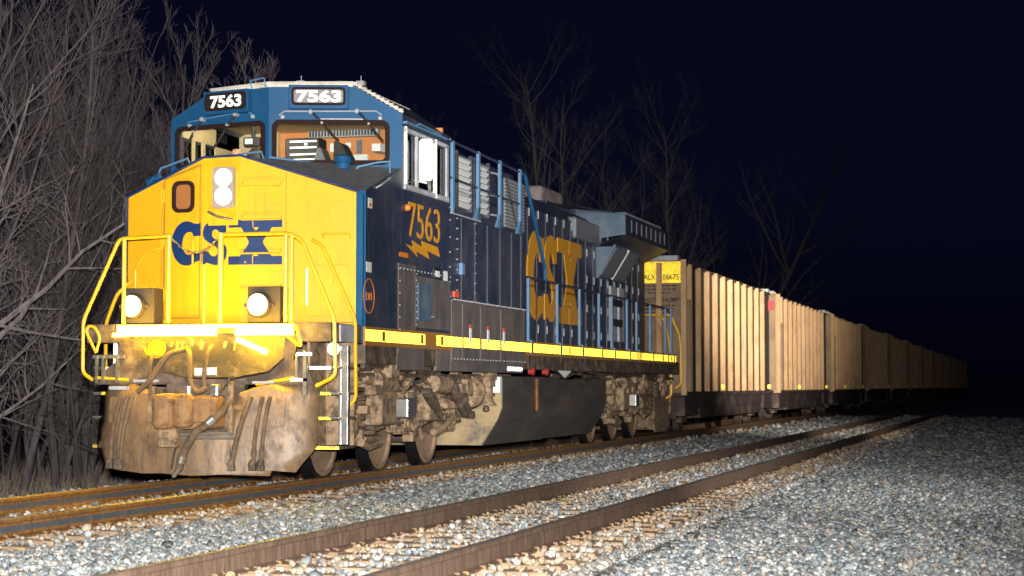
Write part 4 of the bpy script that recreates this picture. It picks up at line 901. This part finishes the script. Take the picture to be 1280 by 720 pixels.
# ---------------- fuel tank, air tanks, underframe clutter
ft = [(-1.50,1.25),(-1.50,.78),(-1.43,.60),(-1.19,.22),(1.19,.22),(1.43,.60),(1.50,.78),(1.50,1.25)]
q = MB(); q.prism(ft, Fr((0,6.36,0),X,Z,(0,1,0)), 0, 3.6); tk = q.build('fuel_tank', M['tank'], loco, bevel=.02)
q = MB(); q.prism([(-1.49,1.24),(-1.49,.78),(-1.42,.60),(-1.18,.23),(1.18,.23),(1.42,.60),(1.49,.78),(1.49,1.24)], Fr((0,6.35,0),X,Z), -.01, .012); q.build('tank_end', M['tank_end'], tk)
q = MB(); q.prism([(-1.42,1.22),(-1.42,.78),(-1.34,.56),(-1.1,.22),(1.1,.22),(1.34,.56),(1.42,.78),(1.42,1.22)], Fr((0,9.96,0),X,Z,(0,1,0)), 0, 3.95); q.cyl((1.0,9.7,.80),(1.0,10.3,.80),.44,n=28); q.build('tank_section', M['tank'], tk, bevel=.02)
q = MB(); q.box(1.505,1.53,8.30,8.40,.72,1.22); q.build('sight_gauge', M['rust'], tk)
q = MB()
for i in range(4): q.box(1.505,1.52,8.42,8.66,.92+i*.06,.94+i*.06)
q.build('gauge_marks', M['stencil'], tk)
q = MB(); q.box(1.36,1.50,6.2,6.30,1.0,1.24); q.cyl((1.42,6.25,1.05),(1.42,6.25,1.17),.05,n=10); q.build('tank_valve', M['white'], tk, bevel=.01)
for y in (8.0,8.9):
    q = MB(); q.cyl((1.47,y,1.33),(1.52,y,1.33),.05,n=14); q.lathe([(.06,0),(.06,.03),(.035,.05)],(1.52,y,1.33),X,14); q.build('red_fill_cap', M['darkred'], loco, smooth=True)
q = MB(); q.prism([(9.6,1.40),(10.9,1.40),(10.25,1.24)], Fr((1.5,0,0),Y,Z,X), 0, .012); q.build('white_arrow', M['white'], loco)
q = MB(); q.cyl((1.52,6.5,1.36),(1.52,7.3,1.36),.035,n=10); q.build('pale_pipe', M['retro_white'], loco)
rr_ = random.Random(3)
q = MB()
for i in range(7):
    z = 1.18+i*.045; P = [(1.28+.03*i+rr_.uniform(-.06,.06), .4+j*1.15, z+rr_.uniform(-.04,.04)) for j in range(7)]; q.tube(P, rr_.uniform(.018,.035), 6)
for i in range(6):
    z = 1.28+i*.03; P = [(1.40+rr_.uniform(-.1,.06), 9.8+j*.9, z+rr_.uniform(-.05,.05)) for j in range(13)]; q.tube(P, rr_.uniform(.015,.03), 6)
q.build('pipework', M['grime'], loco, smooth=True)
q = MB()
for i in range(70):
    y = rr_.choice((rr_.uniform(.3,6.0), rr_.uniform(14,20.4))); z = rr_.uniform(1.02,1.36); x = rr_.uniform(1.15,1.45); a = rr_.uniform(.04,.14)
    q.box(x-a,x+a*.5,y-a,y+a*1.4,z-a*.7,z+a*.5)
q.build('underframe_bracket', M['tan'], loco, bevel=.015)

# ---------------- trucks
def truck(y0, lead):
    tr = bpy.data.objects.new('truck', None); COL.objects.link(tr); tr.parent = loco; tr.location = (0,0,0)
    ax = [y0+2.03*i for i in range(3)]
    for y in ax:
        for s in (-1,1):
            q = MB(); q.lathe([(.505,.0),(.53,-.005),(.53,-.115),(.565,-.12),(.565,-.145),(.30,-.145)], (s*.83,y,.53), (s,0,0), 44); q.build('wheel_tread', M['tread'], tr, smooth=True)
            q = MB(); q.lathe([(.0,-.03),(.16,-.02),(.20,-.05),(.44,-.03),(.455,.004),(.505,.004)], (s*.835,y,.53), (s,0,0), 44); q.build('wheel', M['wheel_face'], tr, smooth=True)
        q = MB(); q.cyl((-.8,y,.53),(.8,y,.53),.10,n=14); q.build('axle', M['grime'], tr)
        q = MB(); q.box(-.45,.45,y+.2,y+1.0,.30,.95); q.build('traction_motor', M['grime'], tr, bevel=.06)
    for s in (-1,1):
        f_ = Fr((s*1.02,0,0), Y, Z, (s,0,0)); y1, y2, y3 = ax
        q = MB()
        o_ = [(y1-.75,.92),(y1-.62,.78),(y1-.42,.76),(y1-.34,.60),(y1-.30,.50),(y1+.30,.50),(y1+.36,.62),(y1+.72,.62),(y1+1.0,.52),(y2-.6,.58),(y2-.32,.62),(y2-.28,.50),(y2+.28,.50),(y2+.34,.62),(y2+.8,.55),(y3-.72,.62),(y3-.36,.62),(y3-.3,.50),(y3+.3,.50),(y3+.34,.60),(y3+.5,.78),(y3+.75,.86),(y3+.7,1.0),(y3-.4,.98),(y2+.7,1.05),(y2,.98),(y1+.9,1.05),(y1+.3,.98),(y1-.5,1.06)]
        q.prism(o_, f_, 0, .13); sf = q.build('side_frame', M['tan'], tr, bevel=.03, segs=3)
        for i, y in enumerate(ax):
            q = MB(); q.fbox(f_, y-.18,y+.18,.48,.80,.06,.17); q.cyl(f_.p(y,.62,.12),f_.p(y,.62,.21),.11,n=18); q.cyl(f_.p(y,.62,.21),f_.p(y,.62,.24),.06,n=12)
            for a in (-.14,.14):
                for c in (.53,.74): q.cyl(f_.p(y+a,c,.17),f_.p(y+a,c,.20),.022,n=6)
            q.build('journal_box', M['tan'], tr, bevel=.02)
            for a in (-.34,.34):
                q = MB(); P = []
                for k in range(60): th = k*.5; P.append(f_.p(y+a+.075*math.cos(th), .60+.0068*k, .13+.075*math.sin(th)))
                q.tube(P, .02, 6); q.build('spring', M['grime'], tr, smooth=True)
        for i, y in enumerate((y1-.62, y1+.75, y2+1.05, y3+.72) if lead else (y1-.6, y1+.9, y2+1.0, y3+.7)):
            zc = (1.12,1.16,1.14,1.06)[i]
            q = MB(); q.lathe([(0,.16),(.08,.16),(.10,.13),(.17,.12),(.20,.06),(.20,-.10),(.16,-.14),(.10,-.18)], f_.p(y,zc,.28), f_.p(0,0,1)-f_.p(0,0,0), 22) if i in (0,3) else q.cyl(f_.p(y-.35,zc,.3),f_.p(y+.3,zc-.02,.3),.13,n=18)
            q.build('brake_cylinder', M['tan'], tr, smooth=True)
            q = MB(); q.cyl(f_.p(y-.1,zc-.02,.32),f_.p(y+.35,zc-.06,.33),.03,n=8); q.build('push_rod', M['grime'], tr)
        q = MB(); q.fbox(f_, y1+.55,y1+1.15,.62,1.15,.13,.36); q.fbox(f_, y2+.55,y2+1.0,.64,1.12,.13,.33); q.build('equaliser_housing', M['tan'], tr, bevel=.05, segs=3)
        q = MB(); q.fbox(f_, y1+1.28,y1+1.62,.70,.95,.13,.46)
        for a in (.78,.88): q.cyl(f_.p(y1+1.62,a,.40),f_.p(y1+1.70,a,.40),.045,n=10)
        q.build('snubber', M['steel'], tr, bevel=.02)
        q = MB(); q.tube([f_.p(y1+1.35,.98,.30),f_.p(y1+1.95,1.28,.30)],.045); q.tube([f_.p(y1+1.48,.98,.30),f_.p(y1+2.02,1.24,.30)],.03); q.build('strut', M['tan'], tr)
        for a, c, e1, e2 in ((y2+.35,1.02,y2+1.0,.68),(y2+1.75,1.10,y2+2.35,.70),(y3-.5,1.10,y3+.0,.72)):
            q = MB(); q.cyl(f_.p(a,c,.36),f_.p((a+e1)/2,(c+e2)/2,.36),.075,n=14); q.cyl(f_.p((a+e1)/2,(c+e2)/2,.36),f_.p(e1,e2,.36),.05,n=14); q.cyl(f_.p(a,c,.30),f_.p(a,c,.42),.05,n=10); q.cyl(f_.p(e1,e2,.30),f_.p(e1,e2,.42),.05,n=10); q.build('damper', M['grime'], tr, smooth=True)
        q = MB(); q.tube([f_.p(y2-.2,.90,.24),f_.p(y2+.05,.72,.28),f_.p(y2+.15,.62,.26),f_.p(y2+.1,.55,.2)],.06,8); q.tube([f_.p(y3-.95,.48,.22),f_.p(y3-.6,.54,.26),f_.p(y3-.42,.62,.26),f_.p(y3-.2,.66,.24)],.05,8); q.tube([f_.p(y1+.25,.42,.2),f_.p(y1+.5,.36,.2),f_.p(y1+.9,.40,.2)],.05,8); q.build('brake_rigging', M['tan'], tr, smooth=True)
        q = MB(); q.fbox(f_, y1+.62,y1+.74,.36,.62,-.08,.08); q.fbox(f_, y2+.62,y2+.74,.36,.6,-.08,.08); q.fbox(f_, y1+.72,y1+1.4,.36,.48,-.02,.10); q.build('brake_shoe', M['tan'], tr, bevel=.02)
        q = MB()
        for i in range(9):
            a = y1-.4+i*.62; P = [f_.p(a+rr_.uniform(-.2,.2)+.3*k, 1.08+rr_.uniform(-.1,.14), .22+rr_.uniform(-.05,.14)) for k in range(5)]; q.tube(P, rr_.uniform(.014,.028), 6)
        q.build('truck_piping', M['grime'], tr, smooth=True)
        q = MB()
        for i in range(46):
            a = rr_.uniform(y1-.5,y3+.6); c = rr_.uniform(.62,1.12); e1 = rr_.uniform(.03,.11); q.fbox(f_, a-e1, a+e1, c-e1*.8, c+e1*.8, .1, .14+rr_.uniform(.02,.14))
        q.build('casting_boss', M['tan'] if s > 0 else M['grime'], tr, bevel=.012)
        q = MB()
        for i in range(30):
            a = rr_.uniform(y1-.5,y3+.6); c = rr_.uniform(.5,1.15); q.cyl(f_.p(a,c,.10),f_.p(a,c,.20+rr_.uniform(0,.06)),rr_.uniform(.018,.035),n=8)
        q.build('bolt', M['grime'], tr)
truck(.68, True); truck(15.14, False)
# bell hung ahead of the tank, hooks and plates
q = MB(); q.lathe([(0,.20),(.05,.20),(.075,.17),(.085,.05),(.11,-.08),(.165,-.16),(.15,-.16),(.0,-.10)], (1.36,5.95,.98), Z, 24); bl = q.build('bell', M['tan'], loco, smooth=True)
q = MB(); q.lathe([(0,-.05),(.05,-.03),(.05,.03),(0,.05)], (1.36,5.95,.77), Z, 12); q.build('clapper', M['grime'], bl, smooth=True)
q = MB(); q.lathe([(0,.0),(.10,.0),(.11,.03),(.22,.04),(.23,.08),(.23,.22)], (1.30,5.30,1.02), (.3,-1,0), 26); q.build('round_canister', M['tan'], loco, smooth=True)
q = MB(); q.box(-1.4,1.4,5.9,6.3,.95,1.24); q.build('cross_beam', M['grime'], loco)
# rear end
q = MB(); q.prism([(-1.34,1.58),(1.34,1.58),(1.34,.55),(1.10,.14),(-1.10,.14),(-1.34,.55)], Fr((0,21.0,0),X,Z,(0,1,0)), -.05, 0); q.build('rear_pilot', M['tan'], loco)
q = MB(); q.prism([(19.6,1.36),(20.95,1.36),(20.95,.36),(20.7,.12),(19.4,.12),(19.2,.36)], Fr((1.30,0,0),Y,Z,X), -.04, 0); q.build('rear_step_well', M['tan'], loco)
q = MB(); q.box(-.15,.15,20.9,21.75,.7,.98); q.build('rear_coupler', M['coupler'], loco, bevel=.03)
rail_part('rear_handrail', [(1.25,20.9,2.68),(1.35,20.95,2.68),(1.52,21.05,2.25),(1.55,21.1,1.90),(1.55,21.1,1.15),(1.42,21.05,1.05)], .026)
rail_part('rear_handrail', [(.2,20.9,2.68),(1.1,20.9,2.68),(1.22,20.9,2.55),(1.40,20.6,1.95),(1.42,20.6,.90),(1.30,20.6,.84)], .026)
# ------------------------------------------------------------------ gondola cars
CARL = 15.95
def make_car(label, group):
    e = empty('gondola_car', label, 'gondola car', (0,22.14,0), group)
    W = 1.30
    q = MB(); q.box(-W,W,.12,CARL-.12,.95,3.93); body = q.build('side_sheet', M['gon'], e)
    q = MB(); q.box(-W-.04,W+.04,.10,CARL-.10,3.90,3.97); q.build('top_chord', M['gon'], body)
    for yy in (0, CARL):
        s = 1 if yy == 0 else -1; f = Fr((0,yy,0),X,Z,(0,-s,0))
        q = MB(); q.fbox(f,-1.46,1.46,.95,3.96,-.12,-.02); end = q.build('end_panel', M['gonend'], e)
        for x in (-1.44,-.87,.87,1.44):
            q = MB(); q.fbox(f,x-.06,x+.06,.90,3.92 if abs(x)<1 else 3.99,-.02,.06)
            for k in range(14): q.cyl(f.p(x,1.1+k*.2,.06),f.p(x,1.1+k*.2,.075),.013,n=6)
            q.build('end_post', M['gonpost'], end)
        q = MB(); q.fbox(f,-1.40,1.40,2.2,2.28,-.02,.04); q.fbox(f,-1.4,1.4,1.55,1.63,-.02,.04); q.build('end_rib', M['gonend'], end)
        q = MB(); q.fbox(f,-.9,1.30,3.97,4.09,-.3,-.02); q.build('end_cap', M['lgrey'], end, bevel=.01)
        if s > 0:
            q = MB(); q.fbox(f,-1.38,1.38,3.46,3.95,-.02,-.008); q.build('number_panel', M['signyellow'], end)
            ff = Fr(f.p(0,0,-.007), X, Z, (0,-1,0))
            q = MB(); text_into(q,'GALX',ff,.40,.78,3.53,3.66,.003,.008); text_into(q,'06675',ff,.95,1.32,3.53,3.66,.003,.008); q.build('car_number', M['stencil'], end)
            ff = Fr(f.p(0,0,-.019), X, Z, (0,-1,0))
            q = MB(); text_into(q,'DO',ff,.24,.43,3.02,3.13,.003,.02); text_into(q,'NOT',ff,.52,.79,3.02,3.13,.003,.02); text_into(q,'HUMP',ff,.95,1.32,3.02,3.13,.003,.02)
            for z, a, c in ((3.38,.48,1.3),(3.30,.5,1.25),(3.22,.6,1.1),(2.93,.55,1.28),(2.85,.5,1.2),(2.77,.5,1.0)): 
                x = a
                while x < c: w_ = random.uniform(.05,.14); q.fbox(ff,x,min(c,x+w_),z,z+.03,0,.002); x += w_+.035
            q.build('stencilling', M['stencil'], end)
    for s in (-1,1):
        f = Fr((s*W,0,0),Y,Z,(s,0,0))
        for i in range(11):
            y = 1.18+i*1.262; q = MB(); q.fbox(f,y-.045,y+.045,.98,3.95-.012*(i%3),-.01,.125); q.build('side_post', M['gonpost'], e, bevel=.008, segs=1)
        q = MB()
        for y in (.03,.65,CARL-.14): q.fbox(f,y,y+.09,.98,3.95 if y!=.65 else 3.1,-.01,.18)
        q.build('corner_post', M['gonend'], e)
        q = MB(); q.fbox(f,.15,.95,3.3,3.93,.001,.02); q.build('olive_patch', M['olive'], e)
        for y in (.95, 6.1, CARL-.75):
            q = MB(); q.fbox(Fr((s*W,y,0),(s,0,0),Z,(0,-1,0)) ,.03,.10,1.03,1.14,-.03,.0) if s>0 else q.fbox(f,y,y+.1,1.02,1.15,.0,.02); q.build('reflector', M['retro'], e)
        if s > 0:
            q = MB(); q.fbox(Fr((W,CARL-.5,0),X,Z),.02,.20,3.42,3.72,0,.03); q.build('red_plate', M['darkred'], e)
            q = MB()
            for k in range(9): q.cyl((W+.04,CARL-.32,1.2+k*.3),(W+.04,CARL-.02,1.2+k*.3),.012,n=6)
            q.build('ladder_rung', M['gonend'], e)
    q = MB(); q.box(-1.42,1.42,.05,CARL-.05,.86,.98); q.box(-1.34,1.34,.4,CARL-.4,.60,.86); q.box(-1.36,1.36,2.6,CARL-2.6,.34,.6)
    q.box(-1.40,1.40,.25,2.2,.42,.86); q.box(-1.40,1.40,CARL-2.2,CARL-.25,.45,.86); sl = q.build('side_sill', M['gonsill'], e, bevel=.02)
    q = MB(); q.box(-.14,.14,-.38,.2,.70,.95); q.box(-.14,.14,CARL-.2,CARL+.36,.70,.95); q.build('coupler', M['coupler'], e, bevel=.03)
    for yc in (2.1, CARL-2.1):
        tr = bpy.data.objects.new('truck', None); COL.objects.link(tr); tr.parent = e; tr.location = (0,yc,0)
        for dy in (-.88,.88):
            for s in (-1,1):
                q = MB(); q.lathe([(.0,-.02),(.14,-.0),(.18,-.04),(.36,-.03),(.38,0),(.455,0),(.46,-.13),(.49,-.14),(.3,-.14)], (s*.82,dy,.46), (s,0,0), 28); q.build('wheel', M['gonsill'], tr, smooth=True)
        for s in (-1,1):
            q = MB(); q.prism([(-1.1,.36),(-.7,.36),(-.45,.52),(-.35,.24),(.35,.24),(.45,.52),(.7,.36),(1.1,.36),(1.1,.58),(.6,.74),(-.6,.74),(-1.1,.58)], Fr((s*.98,0,0),Y,Z,(s,0,0)), -.06, .08); q.build('side_frame', M['grime'], tr, bevel=.02)
    return e
names = ['tan ribbed gondola right behind the locomotive with a yellow number panel on its end',
 'second tan ribbed gondola back from the locomotive, brightly lit along its posts', 'third ribbed gondola back from the locomotive, golden along its lower edge',
 'fourth gondola back from the locomotive, golden brown, the last one in the bright light', 'fifth gondola back from the locomotive, dim reddish brown',
 'sixth gondola back from the locomotive, dim brown ribs in the dark', 'seventh gondola back from the locomotive, just visible in the dark',
 'eighth gondola back from the locomotive, almost black', 'ninth gondola back from the locomotive, far down the train', 'tenth gondola back from the locomotive, far down the train',
 'eleventh gondola back from the locomotive, next to last in sight', 'twelfth gondola back from the locomotive, last of the train in sight']
car = make_car(names[0], 'ribbed gondolas of the train'); index_kids(car)
for i in range(1,12):
    c = dup(car); c.location = (0, 22.14 + 17.0*i, 0); c['label'] = names[i]
    for ch in [x for x in c.children if x.name.startswith('red_plate')]: bpy.data.objects.remove(ch)
    for ch in list(c.children):
        for g2 in list(ch.children):
            if g2.name.split('.')[0] in ('car_number',): bpy.data.objects.remove(g2)

# ------------------------------------------------------------------ bare trees
def tree_mesh(rg, H, r0, n1, n2, n3, up=.35, lean=(0,0), spread=1.0, first=.18, stems=1):
    trunk, crown = MB(), MB()
    def path(p, d, L, n, wob, trop):
        P = [p.copy()]; d = d.normalized()
        for i in range(n):
            d = (d + Vector((rg.gauss(0,wob),rg.gauss(0,wob),rg.gauss(0,wob)*.6+trop))).normalized(); p = p + d*(L/n); P.append(p.copy())
        return P
    def grow(P, r, level):
        cnt = (n1,n2,n3)[level]; L0 = sum((b-a).length for a,b in zip(P,P[1:]))
        for k in range(cnt):
            t = rg.uniform(first if level==0 else .15, .98); i = min(int(t*(len(P)-1)), len(P)-2); fr = t*(len(P)-1)-i
            p = P[i].lerp(P[i+1], fr); ax = (P[i+1]-P[i]).normalized()
            a = rg.uniform(0,6.283); s = ax.cross(Vector((math.cos(a),math.sin(a),.3))).normalized()
            d = ax*rg.uniform(.35,.9) + s*spread*rg.uniform(.5,1.0) + Vector((0,0,up*.4))
            L = L0*(1-t*.55)*rg.uniform(.35,.62); rr = max(.0045, r*(1-t*.7)*rg.uniform(.35,.6))
            Q = path(p, d, L, 5 if level<2 else 3, .13, up*.16)
            m = len(Q); crown.tube(Q, rr, 5 if level==0 else (4 if level==1 else 3), radii=[max(.003, rr*(1-.8*j/(m-1))) for j in range(m)], cap=False)
            if level < 2: grow(Q, rr, level+1)
    for st in range(stems):
        dl = Vector((lean[0]+(rg.uniform(-.35,.35) if stems>1 else 0), lean[1]+(rg.uniform(-.35,.35) if stems>1 else 0), 1))
        P = path(Vector((rg.uniform(-.2,.2)*(stems-1),rg.uniform(-.2,.2)*(stems-1),-.1)), dl, H*rg.uniform(.8,1.0), 9, .07, .06); m = len(P)
        trunk.tube(P, r0, 8, radii=[r0*(1.25 if j==0 else 1)*(1-.9*j/(m-1))+.006 for j in range(m)], cap=False)
        grow(P, r0, 0)
    return trunk, crown
def make_tree(label, loc, group=None, m='bark', seed=1, rz=0, **kw):
    rg = random.Random(seed); tk_, cr = tree_mesh(rg, **kw); e = empty('bare_tree', label, 'tree', loc, group); e.rotation_euler.z = rz
    tk_.build('trunk', M[m], e, smooth=True); cr.build('crown', M['twig' if m == 'bark' else m], e, smooth=True); index_kids(e); return e
G0 = -.75
protos = []
TL = 'slender bare tree in the tangled thicket left of the locomotive'; TG = 'thicket trees left of the locomotive'
BL = 'bushy bare many-stemmed shrub low in the thicket left of the locomotive'; BG = 'shrubs left of the locomotive'
FLB = 'faint bare tree in the dark beyond the train'; FG = 'faint trees beyond the train'
# (proto kind) tall thicket trees
pt = [make_tree(TL, (-9,12,G0), TG, 'bark', 11+i, H=h, r0=r*.75, n1=17, n2=9, n3=8, up=.5, lean=ln, spread=.75) for i,(h,r,ln) in enumerate(((9.5,.10,(.12,-.1)),(11,.12,(.05,.0)),(8.5,.085,(.3,-.05)),(10,.09,(.22,.1))))]
ps = [make_tree(BL, (-6.5,9,G0), BG, 'bark', 31+i, H=h, r0=.032, n1=9, n2=7, n3=4, up=.3, spread=.9, first=.1, stems=7) for i,h in enumerate((4.2,5.2))]
rg = random.Random(99)
def edge(x): return 8.45 + 1.73*(-8-x)                     # where the thicket begins, further back the further out
for i in range(23):
    x = -6.3 - 9*rg.random()**1.3; y = edge(x) + rg.uniform(-.5, 7.5)*(1+.05*(-x-6))
    e = pt[i] if i < 4 else dup(pt[i % 4]); e.location = (x,y,G0); e.rotation_euler.z = rg.uniform(-.7,.7) if i % 4 in (0,2,3) else rg.uniform(0,6.28); k = rg.uniform(.7,1.1)*(1-.035*max(0,y-edge(x)-2)); e.scale = (k,k,k*rg.uniform(.9,1.1))
for i in range(10):
    x = -4.9 - 5*rg.random(); y = edge(x) + rg.uniform(-.5,8); e = ps[i] if i < 2 else dup(ps[i % 2]); e.location = (x,y,G0); e.rotation_euler.z = rg.uniform(0,6.28); k = rg.uniform(.7,1.2); e.scale = (k,k,k)
make_tree('tall pale bare tree with thick branches reaching over the thicket', (-6.7,5.4,G0), None, 'barkpale', 51, H=10, r0=.13, n1=22, n2=9, n3=7, up=.15, lean=(.04,-.02), spread=1.15, first=.2)
make_tree('pale bare tree with low crooked limbs beside the rusty rails', (-7.2,6.4,G0), None, 'barkpale', 57, H=7.0, r0=.08, n1=18, n2=8, n3=7, up=.02, lean=(.05,.0), spread=1.2, first=.12)
make_tree('leaning bare tree whose shoots fan out beside the cab', (-7.6,12.5,G0), None, 'bark', 63, H=8.5, r0=.11, n1=18, n2=9, n3=6, up=.6, lean=(.42,0), spread=.6)
make_tree('bare forked tree rising above the cab roof and hood', (-13.9,54,G0), None, 'bark', 73, H=13.2, r0=.13, n1=16, n2=6, n3=4, up=.6, lean=(.0,0), spread=.6, first=.3)
make_tree('leaning bare tree in the dark above the second gondola', (-10.2,100,G0), None, 'farbark', 84, H=24, r0=.26, n1=13, n2=6, n3=3, up=.3, lean=(.35,0), spread=.8, first=.25)
pf = [make_tree(FLB, (-13,80,G0), FG, 'farbark', 91+i, H=17, r0=.13, n1=16, n2=8, n3=6, up=.5, lean=(.05,0), spread=.75, first=.3) for i in range(2)]
for i,(x,y) in enumerate(((-14,70),(-15,80),(-13,86),(-15,112),(-13,124),(-15,96),(-12,90),(-14,104))):
    e = pf[i] if i < 2 else dup(pf[i % 2]); e.location = (x,y,G0); e.rotation_euler.z = rg.uniform(0,6.28); k = rg.uniform(.85,1.15); e.scale = (k,k,k)

# ------------------------------------------------------------------ light, sky, camera
def spot(name, loc, to, energy, cone, blend, col=(1,1,1), r=.12):
    l = bpy.data.lights.new(name, 'SPOT'); l.energy = energy; l.spot_size = R(cone); l.spot_blend = blend; l.color = col; l.shadow_soft_size = r
    o = bpy.data.objects.new(name, l); COL.objects.link(o); o.location = loc; o.rotation_euler = (Vector(to)-Vector(loc)).to_track_quat('-Z','Y').to_euler(); return o
spot('photographer_flash', (9.0,-21.1,1.45), (-.9,6,1.9), 33000, 55, 1.0, (1,.97,.93))
spot('added_car_light', (12.5,6,2.4), (1.2,37,4.6), 100000, 23, 1.0, (1,.91,.78))  # unseen lamp added to brighten the gondolas
l = bpy.data.lights.new('cab_fill_light', 'POINT'); l.energy = 40; l.color = (1,.85,.65); l.shadow_soft_size = .1; o = bpy.data.objects.new('cab_fill_light', l); COL.objects.link(o); o.location = (-.5,1.75,4.48)  # fill lamp added to brighten the cab interior
spot('added_side_light', (17,-9,3.2), (1.5,9,3.2), 11000, 38, .9, (1,.97,.94))  # unseen lamp added to lift the locomotive's dark flank
for z in (3.345,3.565): spot('headlight_beam', (-.145,-.22,z), (-.145,-60,0), 900, 30, .8, (1,.9,.7), .1)
for x in (-.935,.62): spot('ditch_light_beam', (x,-.95,2.02), (x*1.3,-40,0), 900, 40, .8, (1,.85,.6), .1)
sun = bpy.data.lights.new('moonlight', 'SUN'); sun.energy = .004; sun.angle = R(.5); sun.color = (.6,.7,1); so = bpy.data.objects.new('moonlight', sun); COL.objects.link(so); so.rotation_euler = (R(50),0,R(30))
w = bpy.data.worlds.new('World'); sc.world = w; w.use_nodes = True; t = w.node_tree; bg = t.nodes['Background']
tc = N(t,'ShaderNodeTexCoord'); sx = N(t,'ShaderNodeSeparateXYZ'); t.links.new(tc.outputs['Generated'], sx.inputs[0])
r = ramp(t, sx.outputs['Z'], [(0,(.02,.02,.09)),(.10,(.07,.09,.36)),(.5,(.04,.07,.32))]); t.links.new(r.outputs[0], bg.inputs[0]); bg.inputs[1].default_value = .028
sc.view_settings.view_transform = 'Standard'; sc.view_settings.look = 'None'; sc.view_settings.exposure = 0; sc.view_settings.gamma = 1
cam = bpy.data.cameras.new('camera'); cam.sensor_width = 36; cam.lens = 2396.2/1280*36; cam.clip_start = .1; cam.clip_end = 3000
cam.dof.use_dof = True; cam.dof.focus_distance = 23; cam.dof.aperture_fstop = 2.8
co = bpy.data.objects.new('camera', cam); COL.objects.link(co); co.location = (9.032,-20.998,1.097)
co.rotation_euler = (R(90+2.94), 0, R(15.113)); sc.camera = co
sc.cycles.max_bounces = 6; sc.cycles.transparent_max_bounces = 12
